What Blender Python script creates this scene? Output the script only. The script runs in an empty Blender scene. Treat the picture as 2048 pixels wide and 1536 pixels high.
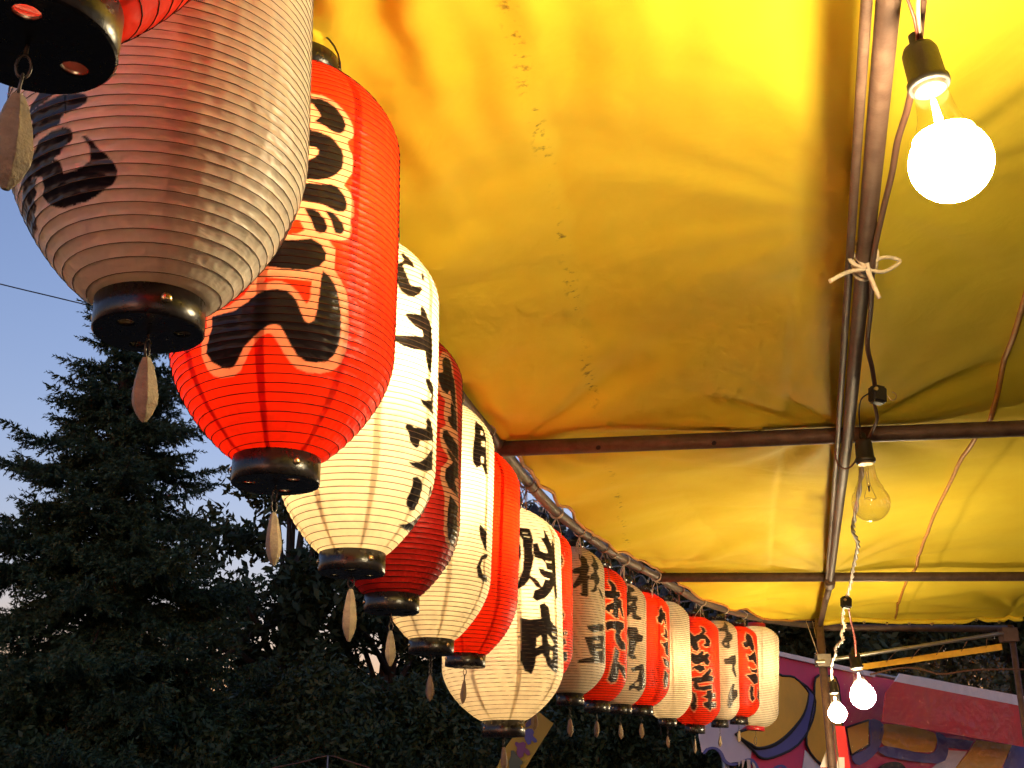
# Lantern row under a yellow festival-stall canopy at dusk.
import bpy, bmesh, math, random
import numpy as np
from mathutils import Vector, Matrix, noise

random.seed(7)
rng = np.random.default_rng(7)
PI = math.pi
R = math.radians
scene = bpy.context.scene
COL = scene.collection

# ------------------------------------------------------------------ camera, sky, sun, exposure
cam_data = bpy.data.cameras.new("camera")
cam = bpy.data.objects.new("camera", cam_data)
COL.objects.link(cam)
cam.location = (0, 0, 1.5)
cam.rotation_euler = (R(90 + 20), 0, 0)
cam_data.sensor_width = 36
cam_data.lens = 2200 / 2048 * 36
cam_data.clip_start = 0.02
cam_data.clip_end = 2000
scene.camera = cam

SUN_ELEV, SUN_AZ = R(1.5), R(195)
world = bpy.data.worlds.new("World")
scene.world = world
world.use_nodes = True
wn, wl = world.node_tree.nodes, world.node_tree.links
wn.clear()
w_out = wn.new("ShaderNodeOutputWorld")
w_bg = wn.new("ShaderNodeBackground")
w_sky = wn.new("ShaderNodeTexSky")
w_sky.sky_type = 'NISHITA'
w_sky.sun_disc = False
w_sky.sun_elevation = SUN_ELEV
w_sky.sun_rotation = SUN_AZ
w_sky.ozone_density = 3.5
w_sky.air_density = 1.2
w_sky.dust_density = 0.3
w_bg.inputs["Strength"].default_value = 0.15
w_tint = wn.new("ShaderNodeMix"); w_tint.data_type = 'RGBA'; w_tint.blend_type = 'MULTIPLY'
w_tint.inputs[0].default_value = 1.0
w_tint.inputs[7].default_value = (1.95, 1.14, 1.02, 1.0)      # violet cast of the dusk air
wl.new(w_sky.outputs[0], w_tint.inputs[6])
wl.new(w_tint.outputs[2], w_bg.inputs[0])
wl.new(w_bg.outputs[0], w_out.inputs[0])

sun_data = bpy.data.lights.new("sun", 'SUN')
sun_data.energy = 0.03
sun_data.angle = R(12)
sun_data.color = (1.0, 0.8, 0.65)
sun = bpy.data.objects.new("sun", sun_data)
COL.objects.link(sun)
# sun direction for sky rotation SUN_AZ (rotation is clockwise from +Y)
sd = Vector((math.sin(SUN_AZ) * math.cos(SUN_ELEV), math.cos(SUN_AZ) * math.cos(SUN_ELEV), math.sin(SUN_ELEV)))
sun.rotation_euler = (-sd).to_track_quat('-Z', 'Y').to_euler()

scene.view_settings.view_transform = 'Standard'
scene.view_settings.look = 'None'
scene.view_settings.exposure = 2.3
scene.view_settings.gamma = 1.0
scene.view_settings.use_curve_mapping = False
scene.render.engine = 'CYCLES'
scene.cycles.use_denoising = True
scene.cycles.max_bounces = 6
scene.cycles.diffuse_bounces = 3
scene.cycles.glossy_bounces = 2
scene.cycles.transmission_bounces = 4
scene.cycles.transparent_max_bounces = 12
scene.cycles.sample_clamp_indirect = 5.0
scene.cycles.use_adaptive_sampling = True
scene.cycles.adaptive_threshold = 0.06
scene.cycles.caustics_reflective = False
scene.cycles.caustics_refractive = False

# ------------------------------------------------------------------ measured data
LANTERNS = [
    ((-0.264, 0.5, 1.8785), (-0.264, 0.5, 2.5135), 0.1263, 0.0455, 0.30, 0.25, 0.80),
    ((-0.3325, 0.93, 1.8872), (-0.3585, 0.93, 2.5222), 0.1394, 0.0481, 0.29, 0.25, 0.70),
    ((-0.3144, 1.42, 1.874), (-0.3228, 1.42, 2.5428), 0.1526, 0.0565, 0.26, 0.22, 0.80),
    ((-0.2732, 1.87, 1.8365), (-0.2725, 1.87, 2.4909), 0.1381, 0.0552, 0.26, 0.20, 0.80),
    ((-0.2493, 2.3, 1.8341), (-0.2476, 2.3, 2.4858), 0.1391, 0.0557, 0.26, 0.20, 0.80),
    ((-0.1964, 2.73, 1.797), (-0.183, 2.73, 2.4656), 0.1416, 0.0538, 0.26, 0.20, 0.80),
    ((-0.1322, 3.18, 1.8102), (-0.1118, 3.18, 2.4774), 0.1424, 0.0555, 0.26, 0.20, 0.80),
    ((-0.0283, 3.85, 1.6484), (-0.0377, 3.85, 2.4732), 0.2071, 0.0704, 0.24, 0.18, 0.75),
    ((0.0819, 4.25, 1.7951), (0.0867, 4.25, 2.4975), 0.1467, 0.0557, 0.22, 0.17, 0.75),
    ((0.2358, 4.65, 1.8013), (0.2483, 4.65, 2.491), 0.1458, 0.0554, 0.20, 0.16, 0.72),
    ((0.3746, 5.05, 1.7997), (0.3994, 5.05, 2.4757), 0.1317, 0.0553, 0.20, 0.15, 0.70),
    ((0.511, 5.4, 1.8114), (0.5379, 5.4, 2.4618), 0.1220, 0.0512, 0.20, 0.15, 0.70),
    ((0.6435, 5.7, 1.8216), (0.6723, 5.7, 2.4712), 0.1407, 0.0563, 0.20, 0.15, 0.70),
    ((0.8175, 6.05, 1.7859), (0.8316, 6.05, 2.4736), 0.1335, 0.0480, 0.20, 0.15, 0.70),
    ((1.0315, 6.5, 1.7694), (1.0562, 6.5, 2.4616), 0.1457, 0.0554, 0.18, 0.14, 0.65),
    ((1.2197, 6.75, 1.8133), (1.2438, 6.75, 2.4685), 0.1170, 0.0492, 0.16, 0.12, 0.60),
    ((1.3816, 7.0, 1.8424), (1.4071, 7.0, 2.4702), 0.1272, 0.0534, 0.16, 0.12, 0.60),
    ((1.5216, 7.2, 1.8163), (1.578, 7.2, 2.4756), 0.1428, 0.0543, 0.16, 0.12, 0.60),
]
INK = {
 1: [
  ('b', [-1.805,0.1328,-1.769,0.1325,-1.726,0.1276,-1.686,0.1212,-1.629,0.1157,-1.587,0.1106,-1.564,0.1042,-1.569,0.0986,-1.611,0.0941,-1.69,0.0893,-1.772,0.0862,-1.87,0.084,-1.975,0.0828,-2.096,0.0835,-2.19,0.0864,-2.261,0.0916,-2.284,0.098,-2.236,0.1036,-2.215,0.1098,-2.246,0.1136,-2.034,0.1192,-2.001,0.1166,-1.998,0.1072,-1.907,0.1071,-1.82,0.1091,-1.762,0.1127,-1.751,0.117,-1.754,0.1246,-1.783,0.1302]),
  ('b', [-1.931,0.1428,-1.875,0.14,-1.862,0.1361,-1.872,0.132,-1.898,0.1292,-1.98,0.1245,-1.995,0.1224,-2.051,0.1206,-2.034,0.1192,-2.231,0.1121,-2.342,0.115,-2.475,0.1148,-2.543,0.1193,-2.462,0.1226,-2.392,0.1247,-2.303,0.1297,-2.18,0.1352,-2.158,0.1389,-2.034,0.1422]),
  ('b', [-1.906,0.1708,-1.819,0.1706,-1.76,0.1678,-1.738,0.1645,-1.753,0.16,-1.823,0.156,-1.904,0.1535,-1.949,0.1507,-1.95,0.1458,-2.101,0.1447,-2.222,0.1426,-2.291,0.1403,-2.204,0.1513,-2.192,0.1584,-2.243,0.1641,-2.15,0.1681,-2.047,0.1703]),
  ('b', [-2.272,0.1129,-2.347,0.1071,-2.342,0.1042,-2.43,0.1007,-2.425,0.0959,-2.537,0.0925,-2.529,0.0885,-2.649,0.0852,-3.015,0.0878,-3.003,0.0914,-2.966,0.1046,-2.727,0.1067,-2.578,0.1134,-2.45,0.1173]),
  ('b', [-2.132,0.1784,-2.096,0.1828,-1.965,0.1759,-2.0,0.1722,-2.096,0.1695,-2.197,0.1665,-2.238,0.1648,-2.193,0.1724]),
  ('b', [0.474,0.1061,0.277,0.1058,0.265,0.1177,0.25,0.127,0.26,0.137,0.349,0.1483,0.39,0.1341,0.434,0.1191,0.466,0.1079]),  # reflection-like dark blot at the right edge, painted in as black ink
 ],
 2: [
  ('p', [-1.439,0.5136,-1.244,0.5128,-1.158,0.5139,-1.06,0.5101,-0.967,0.5012,-0.9,0.4917,-0.853,0.4812,-0.833,0.469,-0.848,0.4597,-0.895,0.4518,-0.877,0.443,-0.841,0.4337,-0.827,0.4214,-0.834,0.4063,-0.884,0.3921,-0.914,0.3825,-0.858,0.3759,-0.812,0.3658,-0.797,0.3539,-0.799,0.3412,-0.835,0.3337,-0.81,0.3217,-0.823,0.3101,-0.859,0.3036,-0.92,0.2991,-0.999,0.2973,-1.115,0.2922,-1.226,0.2881,-1.425,0.2848,-1.432,0.304,-1.44,0.3233,-1.447,0.3429,-1.455,0.3627,-1.462,0.3826,-1.458,0.4037,-1.454,0.4252,-1.451,0.4468,-1.447,0.4687,-1.443,0.4908]),
  ('p', [-1.67,0.2898,-1.562,0.2888,-1.458,0.2887,-1.354,0.2893,-1.25,0.2908,-1.143,0.2934,-1.032,0.295,-0.964,0.2841,-0.969,0.2544,-0.898,0.2417,-0.846,0.2284,-0.817,0.2141,-0.801,0.1884,-0.793,0.1634,-0.791,0.1474,-0.813,0.1313,-0.875,0.122,-0.98,0.1167,-1.106,0.1152,-1.217,0.1179,-1.297,0.1249,-1.359,0.135,-1.418,0.1474,-1.467,0.1566,-1.506,0.1574,-1.566,0.1526,-1.635,0.1417,-1.7,0.1277,-1.777,0.1143,-1.853,0.11,-1.983,0.1093,-2.087,0.1139,-2.14,0.1223,-2.171,0.1399,-2.144,0.1545,-2.078,0.1723,-2.064,0.1887,-1.848,0.1958,-1.714,0.2087,-1.643,0.2298,-1.652,0.2495,-1.66,0.2695]),
  ('e', [-1.345,0.316,-1.293,0.3162,-1.259,0.307,-1.248,0.302,-1.316,0.296,-1.403,0.2947,-1.41,0.3136]),
  ('e', [-1.539,0.232,-1.413,0.2309,-1.288,0.2309,-1.161,0.232,-1.166,0.2082,-1.192,0.1985,-1.226,0.2036,-1.275,0.2145,-1.343,0.2232,-1.409,0.2275,-1.466,0.2278,-1.562,0.2239]),
  ('b', [-1.344,0.5064,-1.242,0.5057,-1.176,0.5068,-1.099,0.5055,-1.038,0.5007,-0.975,0.4923,-0.936,0.4836,-0.923,0.4751,-0.931,0.4663,-0.967,0.4613,-1.007,0.4598,-1.057,0.4606,-1.127,0.4665,-1.212,0.47,-1.177,0.4754,-1.159,0.4794,-1.18,0.4861,-1.24,0.4974,-1.342,0.4997]),
  ('b', [-1.25,0.4556,-1.161,0.4545,-1.064,0.4512,-0.992,0.4432,-0.943,0.4343,-0.926,0.4254,-0.932,0.412,-0.941,0.4059,-0.999,0.3942,-1.065,0.3864,-1.147,0.3804,-1.279,0.3785,-1.39,0.3803,-1.383,0.409,-1.275,0.4084,-1.239,0.4093,-1.195,0.4136,-1.164,0.4202,-1.162,0.426,-1.191,0.4299,-1.264,0.4292,-1.355,0.4319,-1.337,0.4567]),
  ('b', [-1.29,0.3727,-1.08,0.3755,-1.043,0.379,-0.983,0.3774,-0.921,0.3709,-0.881,0.3603,-0.873,0.3497,-0.902,0.3431,-0.953,0.3406,-1.022,0.3417,-1.109,0.3453,-1.201,0.3462,-1.299,0.346,-1.422,0.3456,-1.414,0.3721]),
  ('b', [-1.259,0.3343,-1.197,0.3355,-1.132,0.3329,-1.074,0.3234,-1.049,0.312,-1.064,0.3061,-1.104,0.3024,-1.146,0.3033,-1.171,0.3094,-1.191,0.318]),
  ('b', [-1.078,0.3364,-1.021,0.3371,-0.96,0.3328,-0.907,0.3244,-0.889,0.3176,-0.898,0.3117,-0.932,0.3078,-0.973,0.3082,-0.999,0.3156,-1.022,0.3255]),
  ('b', [-1.509,0.2861,-1.392,0.2859,-1.314,0.2871,-1.184,0.2924,-1.1,0.287,-1.055,0.2773,-1.049,0.2662,-1.103,0.2544,-1.208,0.2462,-1.325,0.2445,-1.428,0.2454,-1.546,0.2483,-1.527,0.2671]),
  ('b', [-1.071,0.2496,-1.001,0.242,-0.946,0.2308,-0.912,0.2167,-0.891,0.1977,-0.872,0.1686,-0.875,0.1524,-0.901,0.14,-0.962,0.1308,-1.05,0.1279,-1.155,0.1277,-1.232,0.1328,-1.295,0.143,-1.356,0.1573,-1.399,0.1666,-1.444,0.1692,-1.502,0.167,-1.566,0.1602,-1.647,0.1492,-1.721,0.1405,-1.776,0.1284,-1.834,0.1202,-1.887,0.1188,-1.969,0.1214,-2.061,0.1296,-2.11,0.142,-2.073,0.1543,-2.01,0.1704,-2.011,0.1849,-1.787,0.1882,-1.683,0.1987,-1.607,0.2089,-1.519,0.2142,-1.443,0.2163,-1.365,0.2142,-1.312,0.2085,-1.27,0.1995,-1.24,0.1871,-1.202,0.1765,-1.168,0.1731,-1.124,0.1782,-1.103,0.1926,-1.09,0.2147,-1.084,0.2369]),
 ],
 3: [
  ('b', [-0.908,0.5599,-0.846,0.5632,-0.799,0.5549,-0.746,0.5476,-0.729,0.5357,-0.763,0.5317,-0.831,0.5335,-0.886,0.5355,-0.938,0.5285,-0.906,0.5151,-0.853,0.4996,-0.818,0.4918,-0.637,0.4991,-0.622,0.4945,-0.685,0.482,-0.779,0.4722,-0.868,0.4698,-0.961,0.4754,-1.014,0.4854,-1.055,0.4973,-1.061,0.5105,-1.04,0.5288,-0.998,0.5312,-0.936,0.538,-0.889,0.5452,-0.91,0.5509]),
  ('b', [-0.587,0.5316,-0.562,0.53,-0.575,0.5163,-0.621,0.5137,-0.634,0.5245]),
  ('b', [-0.628,0.4627,-0.541,0.4573,-0.472,0.4436,-0.375,0.4328,-0.334,0.4059,-0.333,0.3797,-0.369,0.3454,-0.42,0.3468,-0.494,0.3614,-0.532,0.3802,-0.73,0.3745,-0.903,0.3738,-1.022,0.3789,-1.075,0.385,-1.063,0.3899,-0.889,0.3948,-0.713,0.4005,-0.583,0.4051,-0.601,0.416,-0.742,0.4174,-0.857,0.4269,-0.9,0.4344,-0.86,0.438,-0.724,0.4417,-0.636,0.4445,-0.658,0.4554]),
  ('b', [-0.5,0.3316,-0.396,0.3325,-0.277,0.3254,-0.262,0.2992,-0.246,0.2732,-0.409,0.2761,-0.542,0.2806,-0.606,0.288,-0.515,0.2892,-0.338,0.297,-0.322,0.3079,-0.444,0.315,-0.504,0.325]),
  ('b', [-0.416,0.2619,-0.35,0.2605,-0.269,0.2502,-0.229,0.2382,-0.217,0.2223,-0.279,0.2252,-0.569,0.2141,-0.594,0.2026,-0.635,0.1986,-0.703,0.2016,-0.756,0.2079,-0.773,0.2205,-0.834,0.2293,-0.814,0.2365,-0.742,0.2375,-0.69,0.2339,-0.445,0.2403,-0.43,0.249,-0.469,0.2529]),
  ('b', [-0.763,0.1725,-0.686,0.1722,-0.55,0.1777,-0.419,0.1902,-0.269,0.2093,-0.223,0.222,-0.212,0.1994,-0.19,0.1773,-0.346,0.1677,-0.529,0.1642,-0.678,0.166]),
  ('b', [-0.642,0.1482,-0.561,0.1517,-0.469,0.1494,-0.382,0.1394,-0.349,0.1277,-0.321,0.1158,-0.331,0.1018,-0.45,0.099,-0.579,0.1046,-0.624,0.1132,-0.607,0.1257,-0.609,0.1379]),
  ('b', [-0.547,0.0743,-0.308,0.0799,-0.12,0.0903,0.001,0.1039,0.024,0.1232,-0.145,0.147,-0.085,0.1517,0.116,0.1396,0.206,0.107,0.239,0.0832,0.248,0.0789,-0.21,0.0719]),
 ],
 4: [
  ('p', [-0.669,0.5502,-0.445,0.5586,-0.474,0.5416,-0.495,0.5039,-0.418,0.4762,-0.357,0.4445,-0.309,0.4055,-0.283,0.3728,-0.239,0.3076,-0.202,0.2433,-0.144,0.1805,-0.02,0.1521,0.134,0.1305,-0.251,0.1225,-0.506,0.1333,-0.647,0.1571,-0.667,0.1969,-0.657,0.2192,-0.679,0.2345,-0.732,0.2489,-0.767,0.2639,-0.757,0.2834,-0.612,0.3024,-0.596,0.3111,-0.752,0.329,-0.803,0.3503,-0.792,0.3671,-0.683,0.3773,-0.668,0.3812,-0.72,0.396,-0.722,0.4093,-0.695,0.4338,-0.823,0.4461,-0.912,0.4635,-0.943,0.4796,-0.918,0.4974,-0.847,0.5068,-0.84,0.5252]),
  ('b', [-0.644,0.5382,-0.539,0.5384,-0.54,0.5196,-0.539,0.5018,-0.471,0.491,-0.426,0.462,-0.387,0.4226,-0.459,0.4298,-0.528,0.4404,-0.592,0.4617,-0.646,0.4493,-0.764,0.455,-0.842,0.4692,-0.867,0.4888,-0.756,0.4963,-0.768,0.5133,-0.753,0.5249]),
  ('b', [-0.549,0.4379,-0.484,0.4321,-0.372,0.4164,-0.338,0.3772,-0.493,0.3777,-0.617,0.3897,-0.636,0.4007,-0.542,0.4043,-0.565,0.422]),
  ('b', [-0.73,0.3658,-0.647,0.3686,-0.487,0.3579,-0.294,0.3455,-0.281,0.3127,-0.476,0.3219,-0.657,0.3353,-0.742,0.3522]),
  ('b', [-0.655,0.3272,-0.562,0.3254,-0.278,0.3095,-0.241,0.2779,-0.359,0.2736,-0.409,0.2654,-0.214,0.2363,-0.343,0.2385,-0.577,0.247,-0.671,0.2635,-0.659,0.2831,-0.472,0.304,-0.579,0.315]),
  ('b', [-0.532,0.2324,-0.393,0.2239,-0.228,0.2164,-0.287,0.192,-0.207,0.169,-0.165,0.1386,-0.27,0.1313,-0.483,0.1429,-0.577,0.168,-0.58,0.1992]),
 ],
 5: [
  ('b', [-0.713,0.5708,-0.608,0.5635,-0.537,0.5576,-0.539,0.5365,-0.536,0.5045,-0.479,0.4362,-0.521,0.4309,-0.643,0.4538,-0.777,0.4418,-0.868,0.4545,-0.882,0.4734,-0.864,0.5089,-0.818,0.5471]),
  ('e', [-0.666,0.544,-0.595,0.5446,-0.614,0.5335,-0.686,0.5287]),
  ('e', [-0.671,0.5153,-0.568,0.5171,-0.556,0.5038,-0.669,0.5016]),
  ('e', [-0.679,0.4759,-0.591,0.4751,-0.587,0.4596,-0.672,0.4567]),
  ('b', [-0.637,0.3039,-0.52,0.2941,-0.406,0.2899,-0.394,0.2418,-0.502,0.25,-0.627,0.2726,-0.664,0.2938]),
  ('b', [-0.343,0.239,-0.585,0.2269,-0.702,0.1957,-0.645,0.1744,-0.458,0.1673,-0.278,0.1696,-0.315,0.182,-0.517,0.1848,-0.598,0.2018,-0.533,0.2186,-0.337,0.2295]),
 ],
 7: [
  ('b', [-1.316,0.6189,-1.258,0.6047,-1.245,0.5753,-1.292,0.5484,-1.35,0.5508,-1.377,0.58]),
  ('b', [-1.306,0.6677,-1.069,0.6651,-1.017,0.6264,-1.038,0.5902,-1.008,0.5671,-1.064,0.5249,-1.098,0.5069,-0.95,0.4918,-0.842,0.4649,-0.97,0.4682,-1.099,0.4952,-1.194,0.4709,-1.314,0.4582,-1.327,0.4697,-1.22,0.5228,-1.201,0.564,-1.21,0.6231,-1.269,0.6403]),
  ('b', [-1.019,0.6144,-0.93,0.6193,-0.879,0.5937,-0.715,0.5862,-0.827,0.5652,-0.991,0.5674,-1.023,0.5846]),
  ('b', [-0.759,0.6767,-0.695,0.6532,-0.582,0.6205,-0.506,0.5808,-0.486,0.5394,-0.501,0.4972,-0.623,0.4643,-0.787,0.437,-0.976,0.4219,-1.058,0.4321,-1.022,0.4558,-0.861,0.4703,-0.777,0.5014,-0.892,0.5164,-0.926,0.5333,-0.728,0.5322,-0.767,0.5549,-0.884,0.5697,-0.69,0.5929,-0.754,0.615,-0.852,0.6363,-0.768,0.6417]),
  ('b', [-0.576,0.6389,-0.498,0.6296,-0.452,0.5406,-0.429,0.4461,-0.499,0.4383,-0.563,0.4895,-0.57,0.5637]),
  ('e', [-0.765,0.5639,-0.597,0.5646,-0.6,0.5585,-0.757,0.5575]),
  ('e', [-0.792,0.5335,-0.579,0.5335,-0.581,0.5275,-0.792,0.5282]),
  ('e', [-0.836,0.5059,-0.665,0.5032,-0.69,0.4966,-0.838,0.5]),
  ('e', [-1.207,0.65,-1.113,0.6485,-1.114,0.6461,-1.208,0.647]),
  ('e', [-1.191,0.6382,-1.075,0.636,-1.076,0.6336,-1.19,0.6353]),
  ('b', [-0.924,0.4113,-0.81,0.4192,-0.708,0.404,-0.668,0.3645,-0.567,0.3494,-0.461,0.3403,-0.46,0.2772,-0.497,0.1975,-0.626,0.2011,-0.773,0.2158,-0.812,0.2375,-0.887,0.2533,-1.009,0.2408,-1.027,0.213,-1.077,0.1867,-1.207,0.1957,-1.284,0.2279,-1.267,0.2944,-1.276,0.3645,-1.112,0.3602,-0.894,0.366]),
  ('e', [-0.764,0.317,-0.653,0.3019,-0.58,0.2862,-0.658,0.2791,-0.746,0.289]),
  ('e', [-0.987,0.3024,-0.9,0.312,-0.885,0.2813,-1.008,0.2686]),
  ('e', [-0.706,0.267,-0.626,0.2627,-0.649,0.2342,-0.721,0.2443]),
  ('e', [-0.651,0.3247,-0.517,0.3218,-0.505,0.3134,-0.637,0.3165]),
 ],
 8: [
  ('b', [-1.032,0.544,-0.894,0.5354,-0.778,0.5213,-0.722,0.5033,-0.756,0.4862,-0.877,0.4716,-0.973,0.4686,-1.035,0.5084]),
  ('b', [-0.987,0.4387,-0.893,0.4294,-0.883,0.4161,-0.978,0.4039]),
  ('b', [-0.979,0.3986,-0.898,0.3891,-0.886,0.3786,-0.969,0.3667]),
  ('b', [-0.946,0.3538,-0.838,0.3474,-0.814,0.3372,-0.938,0.334]),
  ('b', [-0.915,0.3171,-0.787,0.3164,-0.706,0.3018,-0.735,0.2882,-0.903,0.2896]),
  ('b', [-0.916,0.2646,-0.844,0.2577,-0.844,0.2446,-0.917,0.241]),
  ('b', [-0.82,0.2345,-0.739,0.2395,-0.696,0.2284,-0.765,0.2222]),
  ('b', [-0.68,0.2417,-0.578,0.2381,-0.633,0.2267,-0.678,0.2313]),
  ('b', [-0.87,0.2104,-0.679,0.213,-0.632,0.198,-0.74,0.1887,-0.896,0.1894]),
  ('b', [-0.831,0.1678,-0.595,0.165,-0.499,0.1374,-0.74,0.129]),
  ('b', [-1.066,0.5385,-0.976,0.5307,-1.004,0.5117,-1.076,0.5199]),
 ],
 9: [
  ('b', [-1.338,0.5961,-1.272,0.5968,-1.147,0.5862,-1.085,0.5756,-1.102,0.5564,-1.033,0.5454,-1.06,0.5272,-1.109,0.5087,-1.011,0.5073,-1.051,0.4904,-1.086,0.4884,-1.078,0.4533,-1.078,0.427,-1.137,0.419,-1.292,0.4231,-1.364,0.4328,-1.28,0.4349,-1.29,0.448,-1.289,0.4714,-1.374,0.4619,-1.518,0.4493,-1.554,0.4609,-1.497,0.4758,-1.415,0.4938,-1.352,0.5119,-1.517,0.511,-1.588,0.5225,-1.496,0.5332,-1.307,0.542,-1.303,0.56,-1.353,0.5788]),
  ('b', [-0.801,0.6009,-0.7,0.5946,-0.734,0.5759,-0.683,0.5614,-0.649,0.5441,-0.757,0.5327,-0.723,0.5186,-0.619,0.503,-0.661,0.4843,-0.767,0.4702,-0.736,0.4532,-0.916,0.4396,-1.029,0.4452,-0.914,0.4529,-0.842,0.4747,-0.881,0.4918,-1.037,0.4906,-0.985,0.5136,-0.877,0.5244,-0.901,0.5418,-0.993,0.5521,-0.877,0.5666,-0.849,0.5799]),
  ('b', [-0.717,0.4654,-0.591,0.4562,-0.423,0.4362,-0.441,0.421,-0.594,0.4354]),
  ('b', [-1.142,0.3036,-0.926,0.3076,-0.684,0.3171,-0.394,0.3195,-0.361,0.2969,-0.653,0.2874,-0.927,0.279,-1.075,0.2886]),
  ('b', [-1.209,0.2573,-0.915,0.2638,-0.359,0.2759,-0.216,0.223,-0.273,0.164,-0.915,0.1587,-1.42,0.1547,-1.376,0.1674,-1.031,0.1796,-0.916,0.184,-1.031,0.1922,-1.11,0.2232]),
  ('e', [-0.916,0.2458,-0.619,0.252,-0.619,0.2397,-0.915,0.233]),
  ('e', [-0.823,0.2137,-0.495,0.2198,-0.494,0.2134,-0.824,0.2061]),
 ],
 10: [
  ('b', [-1.279,0.5614,-1.188,0.5574,-1.053,0.5446,-0.977,0.5266,-0.977,0.5138,-0.845,0.516,-0.768,0.5014,-0.929,0.4826,-0.711,0.4785,-0.711,0.4482,-0.622,0.4276,-0.574,0.4031,-0.713,0.4101,-0.83,0.4398,-0.882,0.4453,-0.882,0.3979,-1.022,0.3975,-1.167,0.4128,-1.424,0.4292,-1.35,0.4487,-1.111,0.4641,-1.098,0.4801,-1.378,0.4833,-1.49,0.4999,-1.503,0.5174,-1.403,0.5117,-1.195,0.5139,-1.182,0.53,-1.275,0.5481]),
  ('e', [-1.219,0.4312,-1.112,0.4308,-1.138,0.4148,-1.219,0.4186]),
  ('b', [-1.396,0.3731,-1.192,0.3812,-0.861,0.3857,-0.573,0.381,-0.548,0.3625,-0.713,0.3472,-0.824,0.3268,-0.708,0.3036,-0.455,0.292,-0.412,0.2646,-0.749,0.2627,-0.958,0.2876,-1.035,0.3114,-1.006,0.3429,-1.163,0.3488,-1.344,0.3393,-1.383,0.3576]),
  ('b', [-1.019,0.2678,-0.837,0.2493,-0.912,0.2137,-0.751,0.195,-0.518,0.1911,-0.338,0.138,-0.648,0.1549,-0.833,0.1802,-0.925,0.1247,-1.118,0.1163,-1.267,0.1284,-1.173,0.1765,-1.084,0.2255]),
 ],
 11: [
  ('b', [-1.562,0.5929,-1.396,0.5895,-1.153,0.5916,-1.004,0.5812,-0.974,0.5701,-1.09,0.5591,-1.24,0.5555,-1.237,0.5374,-0.978,0.5391,-0.937,0.5206,-1.031,0.5124,-1.047,0.4986,-0.961,0.4828,-1.048,0.4647,-1.015,0.4482,-0.731,0.4423,-0.756,0.4301,-0.977,0.4252,-1.182,0.4293,-1.243,0.4422,-1.214,0.4559,-1.274,0.4587,-1.392,0.4408,-1.533,0.4231,-1.563,0.443,-1.479,0.4705,-1.537,0.4939,-1.622,0.507,-1.481,0.5213,-1.446,0.5426,-1.622,0.5526,-1.587,0.5641,-1.407,0.573,-1.502,0.5804]),
  ('e', [-1.393,0.5016,-1.244,0.5132,-1.212,0.5068,-1.364,0.4883]),
  ('b', [-1.394,0.3909,-1.004,0.3912,-0.921,0.3734,-0.963,0.3653,-0.615,0.3552,-0.676,0.3317,-1.004,0.3198,-1.079,0.2966,-1.152,0.266,-1.001,0.2491,-1.218,0.2395,-1.387,0.2566,-1.355,0.294,-1.357,0.3312,-1.457,0.3678]),
  ('b', [-1.286,0.1984,-0.828,0.2215,-0.61,0.2279,-0.454,0.1854,-0.369,0.1198,-0.767,0.1014,-1.091,0.1129,-1.292,0.0974,-1.326,0.1183,-0.991,0.1499,-0.87,0.1952,-1.217,0.1843]),
  ('e', [-1.092,0.1344,-0.884,0.1437,-0.869,0.1257,-1.03,0.1206]),
 ],
 12: [
  ('b', [-0.906,0.5223,-0.831,0.504,-0.813,0.4972,-0.678,0.4962,-0.587,0.4159,-0.731,0.4559,-0.815,0.4615,-0.911,0.4385,-1.064,0.4467,-1.108,0.4674,-0.998,0.4797,-1.009,0.5045]),
  ('b', [-0.738,0.4273,-0.527,0.4063,-0.501,0.3714,-0.696,0.3715,-0.861,0.3863,-0.694,0.3927]),
  ('b', [-0.935,0.35,-0.786,0.3453,-0.465,0.3614,-0.426,0.3233,-0.741,0.3251]),
  ('b', [-0.759,0.3478,-0.388,0.3224,-0.387,0.2828,-0.658,0.2942]),
  ('b', [-0.85,0.2756,-0.343,0.2598,-0.339,0.2284,-0.712,0.2385]),
  ('b', [-0.709,0.2151,-0.386,0.1963,-0.489,0.1404,-0.704,0.1301,-0.804,0.1673]),
 ],
 14: [
  ('b', [-1.43,0.5774,-1.271,0.5704,-1.191,0.552,-1.302,0.5344,-1.154,0.5251,-0.99,0.4999,-1.024,0.4722,-1.211,0.4646,-1.336,0.4741,-1.207,0.4863,-1.245,0.5077,-1.41,0.5061,-1.569,0.4888,-1.497,0.4513,-1.577,0.4373,-1.726,0.4448,-1.873,0.4826,-1.884,0.5481,-1.678,0.521,-1.484,0.5329,-1.342,0.5504]),
  ('b', [-1.804,0.4284,-1.58,0.4184,-1.382,0.4413,-1.301,0.4366,-1.347,0.4146,-1.174,0.4325,-1.063,0.4229,-1.139,0.4005,-1.046,0.3854,-1.146,0.3628,-1.275,0.3668,-1.311,0.3827,-1.55,0.3649,-1.737,0.3694,-1.846,0.3907]),
  ('b', [-1.796,0.3479,-1.512,0.365,-1.316,0.3558,-1.277,0.3401,-1.48,0.3225,-1.703,0.3428,-1.78,0.3319]),
  ('b', [-1.823,0.2892,-1.446,0.2961,-1.238,0.3245,-1.058,0.3477,-0.96,0.3381,-1.111,0.3097,-0.857,0.3019,-0.917,0.2799,-1.331,0.2705,-1.603,0.2635,-1.531,0.2427,-0.977,0.258,-0.957,0.237,-1.337,0.2255,-1.682,0.2287,-1.772,0.2522,-1.714,0.2683,-1.807,0.2734]),
  ('b', [-1.814,0.2152,-1.686,0.2051,-1.634,0.179,-1.656,0.1476,-1.619,0.1425,-1.737,0.1115,-1.85,0.1263,-1.874,0.1469,-1.785,0.1628]),
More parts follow.
